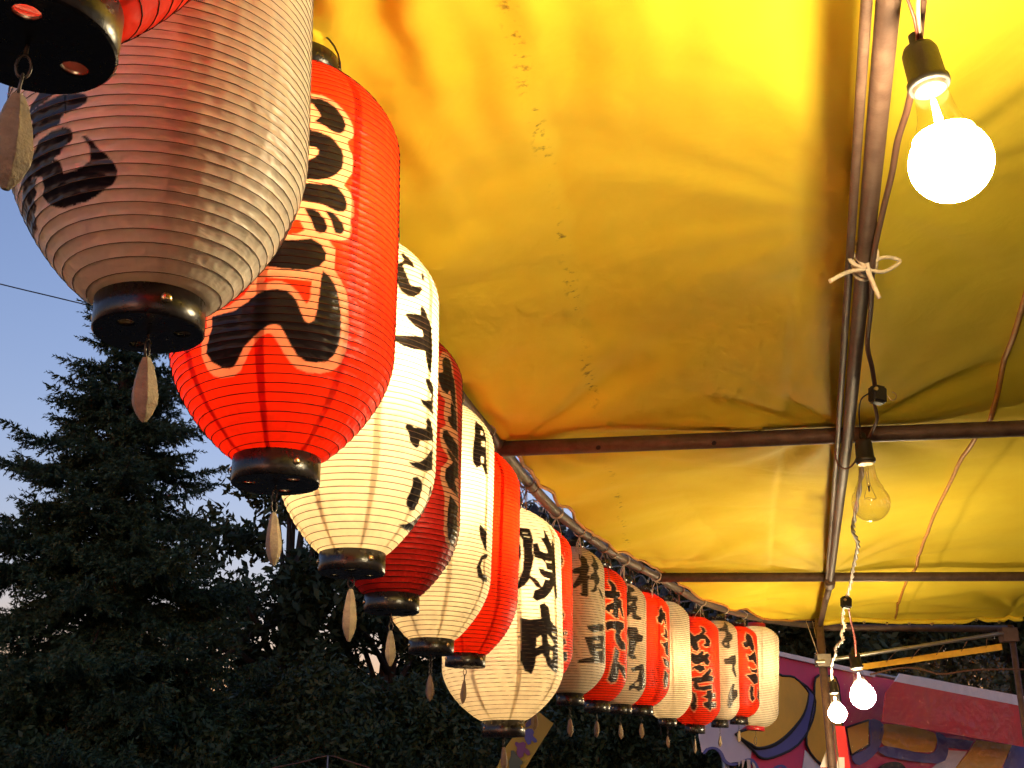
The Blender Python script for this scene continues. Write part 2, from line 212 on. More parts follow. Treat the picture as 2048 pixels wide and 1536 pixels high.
  ('b', [-1.214,0.2239,-0.983,0.2314,-1.012,0.2152,-0.787,0.2124,-0.792,0.1912,-0.989,0.1865,-1.019,0.1678,-0.732,0.1655,-0.757,0.1389,-0.983,0.1341,-1.027,0.1182,-1.168,0.13,-1.368,0.144,-1.349,0.1598,-1.182,0.1663,-1.178,0.1821,-1.403,0.1909,-1.219,0.2028]),
 ],
 15: [
  ('b', [-1.19,0.6091,-1.123,0.5797,-1.154,0.5437,-0.898,0.5237,-0.91,0.5007,-1.12,0.4813,-1.068,0.4478,-1.219,0.4408,-1.458,0.4503,-1.576,0.4724,-1.444,0.4958,-1.334,0.5136,-1.351,0.542,-1.684,0.5404,-1.704,0.5577,-1.466,0.5646,-1.332,0.5841]),
  ('e', [-1.387,0.4735,-1.264,0.48,-1.268,0.463,-1.377,0.4594]),
  ('b', [-1.477,0.3798,-1.267,0.384,-1.02,0.4032,-0.709,0.4123,-0.633,0.3681,-0.834,0.3433,-0.632,0.2784,-0.817,0.2876,-1.023,0.319,-0.975,0.353,-1.382,0.3496,-1.454,0.3632]),
  ('b', [-1.014,0.2412,-0.812,0.2431,-0.926,0.2088,-0.59,0.212,-0.585,0.1789,-0.981,0.1424,-1.09,0.1089,-1.259,0.1014,-1.356,0.118,-1.295,0.173,-1.147,0.218]),
 ],
 16: [
  ('b', [-1.26,0.5365,-1.055,0.5235,-0.932,0.5074,-0.874,0.4845,-0.766,0.4565,-0.863,0.4258,-1.031,0.4355,-1.141,0.4577,-1.255,0.4448,-1.406,0.4495,-1.474,0.4725,-1.294,0.4856,-1.341,0.5087]),
  ('b', [-1.293,0.4036,-1.104,0.3996,-0.734,0.4335,-0.578,0.3887,-0.619,0.3414,-0.928,0.3724,-1.17,0.3698]),
  ('b', [-1.186,0.329,-0.95,0.3141,-0.532,0.3308,-0.563,0.3013,-1.017,0.3018]),
  ('b', [-1.354,0.2814,-1.083,0.2895,-0.72,0.2994,-0.48,0.2734,-0.561,0.2434,-0.911,0.2337,-1.094,0.2549]),
  ('b', [-1.103,0.2261,-0.948,0.2162,-0.97,0.1645,-0.868,0.1484,-1.039,0.1298,-1.181,0.1456,-1.197,0.191]),
  ('b', [-0.615,0.214,-0.363,0.188,-0.343,0.1365,-0.647,0.1563]),
 ],
}
PTS = {
    'MAIN_CORD': [(0.488, 1.013, 2.44), (0.524, 1.151, 2.44), (0.559, 1.274, 2.44), (0.585, 1.388, 2.44), (0.599, 1.475, 2.44), (0.623, 1.579, 2.44), (0.65, 1.714, 2.44), (0.689, 1.891, 2.44), (0.756, 2.126, 2.44), (0.809, 2.323, 2.44), (0.864, 2.467, 2.44), (0.915, 2.608, 2.44)],
    'CORD_B': [(0.912, 2.62, 2.404), (0.936, 2.68, 2.384), (0.946, 2.74, 2.376), (0.95, 2.8, 2.368)],
    'CORD_B2': [(0.898, 2.6, 2.424), (0.89, 2.65, 2.421), (0.904, 2.72, 2.404), (0.929, 2.8, 2.368)],
    'CORD_C': [(0.956, 2.86, 2.379), (1.014, 3.1, 2.331), (1.111, 3.5, 2.313), (1.133, 3.6, 2.291), (1.193, 3.75, 2.283), (1.23, 3.9, 2.27), (1.259, 4.05, 2.244), (1.293, 4.2, 2.223), (1.332, 4.4, 2.198)],
    'CORD_D': [(1.322, 4.42, 2.162), (1.396, 4.7, 2.151), (1.432, 4.8, 2.14), (1.472, 5.0, 2.131), (1.506, 5.1, 2.117), (1.557, 5.4, 2.118), (1.611, 5.6, 2.109), (1.699, 6.0, 2.096), (1.785, 6.33, 2.047)],
    'CORD_E': [(1.34, 4.42, 2.162), (1.361, 4.48, 2.121), (1.385, 4.53, 2.058), (1.398, 4.58, 1.99)],
    'CORD_1': [(0.49, 1.12, 2.422), (0.504, 1.14, 2.408), (0.514, 1.16, 2.401), (0.522, 1.18, 2.393)],
    'CORD_1B': [(0.505, 1.12, 2.422), (0.514, 1.15, 2.409), (0.527, 1.18, 2.393)],
    'BULB1': [(0.526, 1.183, 2.366), (0.542, 1.183, 2.222)],
    'BULB2': [(0.94, 2.82, 2.356), (0.942, 2.82, 2.195)],
    'BULB3': [(1.402, 4.605, 1.973), (1.417, 4.605, 1.835)],
    'BULB4': [(1.791, 6.335, 1.985), (1.799, 6.335, 1.868)],
    'CONN': [(0.916, 2.6, 2.417), (1.326, 4.4, 2.178)],
    'TIE': [(0.683, 1.93, 2.438), (0.66, 1.93, 2.481), (0.7, 1.93, 2.395), (0.605, 1.9, 2.4), (0.763, 1.95, 2.467), (0.697, 1.93, 2.503)],
    'POSTS': [(1.959, 7.1, 2.453), (2.015, 7.1, 1.568), (3.329, 7.4, 2.454)],
    'PIPE': [(1.976, 7.1, 2.232), (3.121, 7.35, 2.418)],
    'HEM': [(2.369, 7.42, 2.246), (3.258, 7.42, 2.369)],
    'CURT': [(2.185, 7.42, 2.221), (3.359, 7.42, 2.382)],
    'SAGWIRE': [(2.275, 7.2, 2.156), (2.47, 7.2, 2.196), (2.597, 7.2, 2.19), (2.736, 7.2, 2.159), (2.946, 7.2, 2.184), (3.259, 7.2, 2.187), (3.389, 7.2, 2.168)],
    'GUY': [(1.899, 7.2, 2.492), (1.947, 7.12, 2.231)],
    'GUY2': [(1.954, 7.25, 2.498), (1.953, 7.12, 2.231)],
    'CABLE': [(-10.953, 17.0, 10.094), (-8.965, 17.5, 9.733), (-8.286, 18.0, 9.731), (-7.717, 18.3, 9.689), (-5.645, 19.0, 9.41)],
    'WIRE': [(-1.85, 9.0, 1.619), (-1.64, 9.0, 1.659), (-1.43, 9.0, 1.707), (-1.293, 9.0, 1.677), (-1.097, 9.0, 1.619)],
    'WIREPOLE': [(-1.427, 9.0, 1.71), (-1.413, 9.0, 1.532)],
    'SEAM': [(1.066, 1.738, 2.555), (1.294, 2.574, 2.555), (1.483, 3.325, 2.555), (1.784, 4.495, 2.555), (2.134, 5.893, 2.555), (2.554, 7.422, 2.555)],
    'RAILTIES': [(0.06, 3.742, 2.5), (0.172, 4.201, 2.5), (0.289, 4.533, 2.5), (0.421, 4.884, 2.5), (0.523, 5.151, 2.5), (0.742, 5.629, 2.5), (0.92, 6.045, 2.5), (1.112, 6.467, 2.5), (1.304, 6.801, 2.5)],
    'HOLES': [(0.266, 3.275, 2.5), (0.615, 3.227, 2.5)],
    'STAIN': [(-0.021, 1.33, 2.56), (0.013, 1.544, 2.56), (0.089, 2.04, 2.56), (0.155, 2.489, 2.56), (0.233, 3.006, 2.56)],
    'PENN': [(2.034, 7.3, 1.854), (2.113, 7.3, 1.848), (2.123, 7.3, 1.585), (1.929, 7.3, 1.585), (2.006, 7.3, 1.733)],
}
SIGN = {
    'pink': [(-1.177, 2.594), (-0.095, 2.588), (2.136, 2.567), (5.184, 2.563), (9.265, 2.566), (8.362, 1.158), (-0.578, 1.301), (-0.75, 1.627), (-0.796, 1.728), (-1.061, 1.884), (-1.321, 2.136)],
    'white_edge': [(-1.172, 2.627), (-0.089, 2.62), (2.145, 2.598), (2.131, 2.551), (-0.097, 2.58), (-1.177, 2.59)],
    'lav': [(-1.606, 2.121), (-0.889, 2.16), (-0.737, 1.987), (-1.061, 1.884), (-0.773, 1.76), (-0.802, 1.689), (-1.05, 1.669), (-1.178, 1.66), (-1.257, 1.689), (-1.307, 1.744), (-1.409, 1.776), (-1.53, 1.766), (-1.597, 1.731), (-1.636, 1.859)],
    'wave': [(-1.597, 1.731), (-1.53, 1.766), (-1.409, 1.776), (-1.307, 1.744), (-1.249, 1.685), (-1.169, 1.66), (-1.033, 1.67), (-0.872, 1.699), (-0.758, 1.689), (-0.671, 1.612), (-0.752, 1.611), (-0.832, 1.673), (-0.919, 1.679), (-1.053, 1.647), (-1.181, 1.641), (-1.285, 1.666), (-1.342, 1.725), (-1.419, 1.757), (-1.516, 1.751), (-1.582, 1.72)],
    'yel1': [(-0.383, 2.419), (-0.129, 2.407), (0.118, 2.411), (0.364, 2.317), (0.382, 2.251), (0.241, 2.09), (-0.079, 1.929), (-0.392, 1.824), (-0.679, 1.785), (-0.811, 1.806), (-1.053, 1.885), (-0.74, 1.967), (-0.567, 2.177)],
    'navy1': [(0.118, 2.411), (0.544, 2.292), (0.47, 2.057), (0.104, 1.829), (-0.412, 1.715), (-0.645, 1.711), (-0.772, 1.767), (-1.053, 1.885), (-0.794, 1.798), (-0.662, 1.778), (-0.346, 1.817), (-0.03, 1.922), (0.284, 2.092), (0.415, 2.253), (0.376, 2.326)],
    'yel2': [(0.622, 2.442), (0.906, 2.48), (1.149, 2.402), (1.072, 1.718), (0.602, 1.667), (0.293, 1.833), (0.415, 2.054), (0.543, 2.238)],
    'white2': [(0.284, 1.79), (0.597, 1.645), (0.572, 1.537), (0.147, 1.536)],
    'navy2': [(0.6, 1.658), (1.067, 1.699), (1.265, 1.539), (0.683, 1.538)],
    'yel2b': [(1.27, 2.02), (1.868, 2.114), (1.798, 1.871), (1.326, 1.767)],
    'navy2b': [(1.868, 2.114), (2.224, 2.079), (2.011, 1.828), (1.487, 1.678), (1.323, 1.758), (1.811, 1.871)],
    'yel3': [(2.27, 2.091), (3.74, 2.055), (3.772, 1.921), (3.459, 1.833), (2.177, 1.881)],
    'navy3': [(3.808, 2.057), (4.116, 2.012), (4.148, 1.875), (3.745, 1.721), (2.144, 1.773), (2.174, 1.871), (3.453, 1.817), (3.806, 1.921)],
    'navy5': [(4.205, 2.015), (5.228, 2.004), (4.983, 1.893), (4.16, 1.903)],
    'yel4': [(5.335, 2.019), (6.838, 1.997), (6.089, 1.643), (4.223, 1.629), (4.978, 1.881)],
    'white4': [(4.148, 1.875), (4.917, 1.874), (4.259, 1.629), (3.38, 1.623), (3.776, 1.716)],
    'navy6': [(6.885, 1.999), (7.806, 1.975), (7.56, 1.557), (6.043, 1.552)],
    'dark_round': [(1.854, 1.611), (2.008, 1.684), (2.25, 1.716), (2.531, 1.71), (2.645, 1.617)],
    'blue_arc': [(-0.43, 1.614), (-0.309, 1.652), (-0.181, 1.657), (-0.08, 1.617), (-0.14, 1.617), (-0.215, 1.637), (-0.293, 1.632), (-0.364, 1.611)],
    'tooth0': [(-1.067, 1.669), (-1.023, 1.678), (-1.055, 1.635)],
    'tooth1': [(-0.996, 1.682), (-0.943, 1.69), (-0.997, 1.617)],
    'tooth2': [(-0.908, 1.691), (-0.856, 1.688), (-0.853, 1.591), (-0.906, 1.591)],
    'tooth3': [(-0.814, 1.673), (-0.781, 1.658), (-0.738, 1.592), (-0.8, 1.592)],
    'red_band': [(1.345, 2.432), (5.681, 2.423), (7.125, 2.425), (6.787, 1.899), (5.581, 1.933), (0.916, 2.045), (1.087, 2.314)],
    'band_white': [(1.507, 2.518), (3.047, 2.53), (5.529, 2.548), (7.215, 2.566), (7.125, 2.425), (5.681, 2.423), (1.345, 2.432)],
}
PUZZLE = [
    ('board', [(0.216, 2.031), (0.325, 1.948), (0.043, 1.528), (-0.16, 1.528), (-0.048, 1.774), (0.078, 1.937)]),
    ('blue_figure', [(0.095, 1.888), (0.124, 1.91), (0.158, 1.907), (0.172, 1.883), (0.163, 1.855), (0.192, 1.828), (0.194, 1.809), (0.175, 1.804), (0.152, 1.825), (0.146, 1.796), (0.123, 1.787), (0.109, 1.812), (0.092, 1.85)]),
    ('purple_figure', [(0.023, 1.806), (0.038, 1.812), (0.055, 1.801), (0.089, 1.812), (0.109, 1.796), (0.103, 1.768), (0.134, 1.747), (0.14, 1.72), (0.123, 1.709), (0.092, 1.736), (0.086, 1.704), (0.066, 1.69), (0.046, 1.704), (0.035, 1.731), (0.04, 1.768), (0.023, 1.79)]),
    ('green_figure', [(-0.008, 1.747), (0.015, 1.747), (0.032, 1.72), (0.055, 1.693), (0.083, 1.666), (0.077, 1.645), (0.06, 1.639), (0.071, 1.602), (0.049, 1.581), (0.009, 1.586), (-0.019, 1.607), (-0.025, 1.666), (-0.008, 1.709)]),
    ('navy_patch', [(0.104, 1.943), (0.153, 1.992), (0.182, 2.006), (0.176, 1.959), (0.135, 1.926), (0.107, 1.915)]),
]

# ------------------------------------------------------------------ helpers
def mesh_np(name, V, F, smooth=True):
    V = np.asarray(V, np.float32)
    F = np.asarray(F, np.int32)
    me = bpy.data.meshes.new(name)
    n, k = F.shape
    me.vertices.add(len(V)); me.vertices.foreach_set("co", V.ravel())
    me.loops.add(n * k); me.loops.foreach_set("vertex_index", F.ravel())
    me.polygons.add(n)
    me.polygons.foreach_set("loop_start", np.arange(0, n * k, k, dtype=np.int32))
    me.polygons.foreach_set("loop_total", np.full(n, k, np.int32))
    me.polygons.foreach_set("use_smooth", np.full(n, smooth, dtype=bool))
    me.update(calc_edges=True)
    return me


def mesh_py(name, V, F, smooth=False):
    me = bpy.data.meshes.new(name)
    me.from_pydata([tuple(v) for v in V], [], F)
    me.update()
    if smooth:
        me.polygons.foreach_set("use_smooth", [True] * len(me.polygons))
    return me


def link(name, me, mat=None, parent=None, loc=None):
    o = bpy.data.objects.new(name, me)
    COL.objects.link(o)
    if mat is not None and not me.materials:
        me.materials.append(mat)
    if parent is not None:
        o.parent = parent
    if loc is not None:
        o.location = loc
    return o


def tag(o, label=None, cat=None, group=None, kind=None):
    if label: o["label"] = label
    if cat: o["category"] = cat
    if group: o["group"] = group
    if kind: o["kind"] = kind
    return o


def empty(name, loc, label, cat, group=None):
    o = bpy.data.objects.new(name, None)
    o.empty_display_size = 0.05
    COL.objects.link(o)
    o.location = loc
    return tag(o, label, cat, group)


class G:
    """collects simple shapes for one mesh"""
    def __init__(self):
        self.V, self.F = [], []

    def add(self, V, F):
        b = len(self.V)
        self.V += [tuple(v) for v in V]
        self.F += [tuple(i + b for i in f) for f in F]
        return self

    def box(self, c, s, M=None):
        x, y, z = s[0] / 2, s[1] / 2, s[2] / 2
        V = [Vector((a, b, d)) for a in (-x, x) for b in (-y, y) for d in (-z, z)]
        if M: V = [M @ v for v in V]
        V = [v + Vector(c) for v in V]
        return self.add(V, [(0, 1, 3, 2), (4, 6, 7, 5), (0, 4, 5, 1), (2, 3, 7, 6), (0, 2, 6, 4), (1, 5, 7, 3)])

    def lathe(self, prof, n=24, c=(0, 0, 0), M=None, caps=True):
        V, F = [], []
        for r, z in prof:
            for k in range(n):
                a = 2 * PI * k / n
                V.append(Vector((r * math.cos(a), r * math.sin(a), z)))
        for i in range(len(prof) - 1):
            for k in range(n):
                a, b = i * n + k, i * n + (k + 1) % n
                F.append((a, b, b + n, a + n))
        if caps:
            F.append(tuple(range(n - 1, -1, -1)))
            F.append(tuple((len(prof) - 1) * n + k for k in range(n)))
        if M: V = [M @ v for v in V]
        return self.add([v + Vector(c) for v in V], F)

    def tube(self, pts, r, n=8, closed=False, caps=True):
        P = [Vector(p) for p in pts]
        m = len(P)
        rr = r if isinstance(r, (list, tuple)) else [r] * m
        V, F = [], []
        up = None
        for i in range(m):
            if closed: t = P[(i + 1) % m] - P[i - 1]
            else: t = P[min(i + 1, m - 1)] - P[max(i - 1, 0)]
            t.normalize()
            if up is None:
                up = Vector((0, 0, 1)) if abs(t.z) < 0.9 else Vector((1, 0, 0))
            s = t.cross(up).normalized()
            up = s.cross(t).normalized()
            for k in range(n):
                a = 2 * PI * k / n
                V.append(P[i] + (s * math.cos(a) + up * math.sin(a)) * rr[i])
        for i in range(m if closed else m - 1):
            j = (i + 1) % m
            for k in range(n):
                k2 = (k + 1) % n
                F.append((i * n + k, i * n + k2, j * n + k2, j * n + k))
        if caps and not closed:
            F.append(tuple(range(n - 1, -1, -1)))
            F.append(tuple((m - 1) * n + k for k in range(n)))
        return self.add(V, F)

    def prism(self, poly, y0, y1, frame):
        """extrude a 2-d polygon; frame(u, z, d) -> point"""
        n = len(poly)
        area = sum(poly[i][0] * poly[(i + 1) % n][1] - poly[(i + 1) % n][0] * poly[i][1] for i in range(n))
        if area < 0: poly = poly[::-1]
        V = [frame(u, z, y1) for u, z in poly] + [frame(u, z, y0) for u, z in poly]
        F = [tuple(range(n)), tuple(range(2 * n - 1, n - 1, -1))]
        for i in range(n):
            j = (i + 1) % n
            F.append((i, n + i, n + j, j))
        return self.add(V, F)

    def build(self, name, mat, parent=None, smooth=True, loc=None):
        me = mesh_py(name, self.V, self.F, smooth)
        o = link(name, me, mat, parent, loc)
        if smooth:
            for p in me.polygons:
                if len(p.vertices) > 6: p.use_smooth = False
        return o


def spline(pts, n=8, closed=False):
    """Catmull-Rom"""
    P = [Vector(p) for p in pts]
    m = len(P)
    out = []
    rngi = range(m if closed else m - 1)
    for i in rngi:
        if closed:
            p0, p1, p2, p3 = P[i - 1], P[i], P[(i + 1) % m], P[(i + 2) % m]
        else:
            p1, p2 = P[i], P[i + 1]
            p0 = P[i - 1] if i > 0 else p1 + (p1 - p2)
            p3 = P[i + 2] if i + 2 < m else p2 + (p2 - p1)
        for k in range(n):
            t = k / n
            out.append(0.5 * ((2 * p1) + (p2 - p0) * t + (2 * p0 - 5 * p1 + 4 * p2 - p3) * t * t + (3 * p1 - p0 - 3 * p2 + p3) * t ** 3))
    if not closed: out.append(P[-1])
    return out


# ------------------------------------------------------------------ materials
def new_mat(name):
    m = bpy.data.materials.new(name)
    m.use_nodes = True
    nt = m.node_tree
    nt.nodes.clear()
    out = nt.nodes.new("ShaderNodeOutputMaterial")
    return m, nt, out


def N(nt, typ, **kw):
    n = nt.nodes.new(typ)
    for k, v in kw.items():
        setattr(n, k, v)
    return n


def set_in(n, **kw):
    for k, v in kw.items():
        n.inputs[k.replace("_", " ")].default_value = v


def col4(c): return (c[0], c[1], c[2], 1.0)


def simple(name, color, rough=0.5, metal=0.0, var=0.25, scale=30.0, bump=0.0, bscale=None, spec=0.5, dark=None):
    """principled with noise-varied colour and optional bump"""
    m, nt, out = new_mat(name)
    b = N(nt, "ShaderNodeBsdfPrincipled")
    tc = N(nt, "ShaderNodeTexCoord")
    nz = N(nt, "ShaderNodeTexNoise"); set_in(nz, Scale=scale, Detail=5.0, Roughness=0.65)
    nt.links.new(tc.outputs["Object"], nz.inputs["Vector"])
    rp = N(nt, "ShaderNodeValToRGB")
    d = dark if dark else tuple(c * (1 - var) for c in color)
    rp.color_ramp.elements[0].position = 0.3; rp.color_ramp.elements[0].color = col4(d)
    rp.color_ramp.elements[1].position = 0.7; rp.color_ramp.elements[1].color = col4(color)
    nt.links.new(nz.outputs["Fac"], rp.inputs[0])
    nt.links.new(rp.outputs[0], b.inputs["Base Color"])
    set_in(b, Metallic=metal)
    b.inputs["Specular IOR Level"].default_value = spec
    mr = N(nt, "ShaderNodeMapRange")
    set_in(mr, To_Min=max(0.02, rough - 0.12), To_Max=min(1, rough + 0.12))
    nt.links.new(nz.outputs["Fac"], mr.inputs["Value"])
    nt.links.new(mr.outputs[0], b.inputs["Roughness"])
    if bump:
        n2 = N(nt, "ShaderNodeTexNoise"); set_in(n2, Scale=bscale or scale * 4, Detail=4.0)
        nt.links.new(tc.outputs["Object"], n2.inputs["Vector"])
        bp = N(nt, "ShaderNodeBump"); set_in(bp, Strength=bump, Distance=0.002)
        nt.links.new(n2.outputs["Fac"], bp.inputs["Height"])
        nt.links.new(bp.outputs[0], b.inputs["Normal"])
    nt.links.new(b.outputs[0], out.inputs[0])
    return m


def emitter(name, color, strength):
    m, nt, out = new_mat(name)
    e = N(nt, "ShaderNodeEmission")
    e.inputs[0].default_value = col4(color); e.inputs[1].default_value = strength
    nt.links.new(e.outputs[0], out.inputs[0])
    return m


def thin_glass(name, tint=(1, 1, 1), gloss=0.10, rough=0.02, bump=0.0, bscale=10.0, edge=True):
    """thin sheet of clear glass or film: see-through with a fresnel-weighted gloss"""
    m, nt, out = new_mat(name)
    t = N(nt, "ShaderNodeBsdfTransparent"); t.inputs[0].default_value = col4(tint)
    g = N(nt, "ShaderNodeBsdfGlossy"); g.inputs["Roughness"].default_value = rough
    lw = N(nt, "ShaderNodeLayerWeight"); lw.inputs["Blend"].default_value = 0.35
    mr = N(nt, "ShaderNodeMapRange"); set_in(mr, To_Min=gloss, To_Max=min(1.0, gloss + (0.40 if edge else 0.10)))
    nt.links.new(lw.outputs["Facing"], mr.inputs["Value"])
    mx = N(nt, "ShaderNodeMixShader")
    nt.links.new(mr.outputs[0], mx.inputs[0])
    nt.links.new(t.outputs[0], mx.inputs[1]); nt.links.new(g.outputs[0], mx.inputs[2])
    if bump:
        tc = N(nt, "ShaderNodeTexCoord")
        n2 = N(nt, "ShaderNodeTexNoise"); set_in(n2, Scale=bscale, Detail=6.0, Distortion=1.2)
        nt.links.new(tc.outputs["Object"], n2.inputs["Vector"])
        bp = N(nt, "ShaderNodeBump"); set_in(bp, Strength=bump, Distance=0.01)
        nt.links.new(n2.outputs["Fac"], bp.inputs["Height"])
        nt.links.new(bp.outputs[0], g.inputs["Normal"])
        nt.links.new(bp.outputs[0], lw.inputs["Normal"])
    nt.links.new(mx.outputs[0], out.inputs[0])
    return m


WARM = (1.0, 0.70, 0.34)
M = {}
M['lacquer'] = simple('black_lacquer', (0.012, 0.010, 0.009), 0.28, 0, 0.4, 40, 0.15, 200)
M['redcap'] = simple('red_plastic', (0.45, 0.015, 0.02), 0.35, 0, 0.2, 30)
M['brass'] = simple('brass_rivet', (0.72, 0.52, 0.25), 0.28, 1.0, 0.2)
M['wire'] = simple('steel_wire', (0.10, 0.085, 0.07), 0.45, 0.7, 0.3)
M['weight'] = simple('paper_clay_weight', (0.42, 0.34, 0.22), 0.75, 0, 0.45, 55, 0.6, 260)
M['weight2'] = simple('brown_weight', (0.22, 0.15, 0.09), 0.7, 0, 0.4, 60, 0.5, 240)
M['rib_white'] = simple('rib_wire_pale', (0.17, 0.115, 0.06), 0.7, 0, 0.3, 60)
M['rib_red'] = simple('rib_wire_red', (0.045, 0.004, 0.003), 0.7, 0, 0.3, 60, spec=0.2)
M['pipe'] = simple('rusty_steel_pipe', (0.15, 0.09, 0.062), 0.58, 0.25, 0.5, 22, 0.5, 160, dark=(0.07, 0.035, 0.025))
M['rail'] = simple('weathered_rail', (0.17, 0.125, 0.095), 0.55, 0.35, 0.5, 20, 0.4, 150, dark=(0.11, 0.08, 0.06))
M['galv'] = simple('galvanised_pipe', (0.38, 0.36, 0.33), 0.38, 0.8, 0.35, 18, 0.3, 150)
M['socket'] = simple('black_rubber', (0.015, 0.013, 0.012), 0.5, 0, 0.3, 50, 0.3)
M['cord_brown'] = simple('brown_flex', (0.11, 0.05, 0.03), 0.55, 0, 0.3, 60)
M['cord_red'] = simple('red_flex', (0.22, 0.035, 0.02), 0.5, 0, 0.3, 60)
M['cord_pale'] = simple('pale_flex', (0.55, 0.42, 0.28), 0.5, 0, 0.4, 90)
M['string'] = simple('plastic_string', (0.62, 0.50, 0.36), 0.55, 0, 0.4, 120, 0.6, 400)
M['string_dark'] = simple('brown_string', (0.28, 0.12, 0.07), 0.6, 0, 0.5, 80, 0.5, 300)
M['brassbase'] = simple('brass_screw_base', (0.6, 0.5, 0.34), 0.35, 1.0, 0.2)
M['glass'] = thin_glass('bulb_glass', (0.97, 0.96, 0.93), 0.05, 0.01)
M['bulb_on'] = emitter('lit_bulb', (1.0, 0.79, 0.46), 90.0)
M['lamp_in'] = emitter('lantern_lamp', (1.0, 0.66, 0.30), 42.0)
M['filament'] = simple('filament_wire', (0.25, 0.2, 0.16), 0.4, 0.8, 0.2)
M['bark'] = simple('bark', (0.05, 0.038, 0.028), 0.9, 0, 0.5, 25, 0.8, 60)
M['ground'] = simple('trodden_earth', (0.06, 0.05, 0.038), 0.95, 0, 0.4, 3.0, 0.5, 30)


def leaf_mat(name, c1, c2):
    m, nt, out = new_mat(name)
    b = N(nt, "ShaderNodeBsdfPrincipled"); set_in(b, Roughness=0.6)
    b.inputs["Specular IOR Level"].default_value = 0.25
    g = N(nt, "ShaderNodeNewGeometry")
    nz = N(nt, "ShaderNodeTexNoise"); set_in(nz, Scale=1.7, Detail=3.0)
    nt.links.new(g.outputs["Position"], nz.inputs["Vector"])
    ad = N(nt, "ShaderNodeMath", operation='ADD')
    ml = N(nt, "ShaderNodeMath", operation='MULTIPLY'); ml.inputs[1].default_value = 0.45
    nt.links.new(g.outputs["Random Per Island"], ml.inputs[0])
    nt.links.new(ml.outputs[0], ad.inputs[0]); nt.links.new(nz.outputs["Fac"], ad.inputs[1])
    rp = N(nt, "ShaderNodeValToRGB")
    rp.color_ramp.elements[0].position = 0.45; rp.color_ramp.elements[0].color = col4(c1)
    rp.color_ramp.elements[1].position = 0.95; rp.color_ramp.elements[1].color = col4(c2)
    nt.links.new(ad.outputs[0], rp.inputs[0])
    nt.links.new(rp.outputs[0], b.inputs["Base Color"])
    nt.links.new(b.outputs[0], out.inputs[0])
    return m


M['needles'] = leaf_mat('spruce_needles', (0.016, 0.038, 0.020), (0.038, 0.078, 0.036))
M['leaves'] = leaf_mat('broad_leaves', (0.016, 0.030, 0.013), (0.038, 0.06, 0.023))
M['shrub'] = leaf_mat('shrub_leaves', (0.014, 0.028, 0.010), (0.032, 0.055, 0.018))


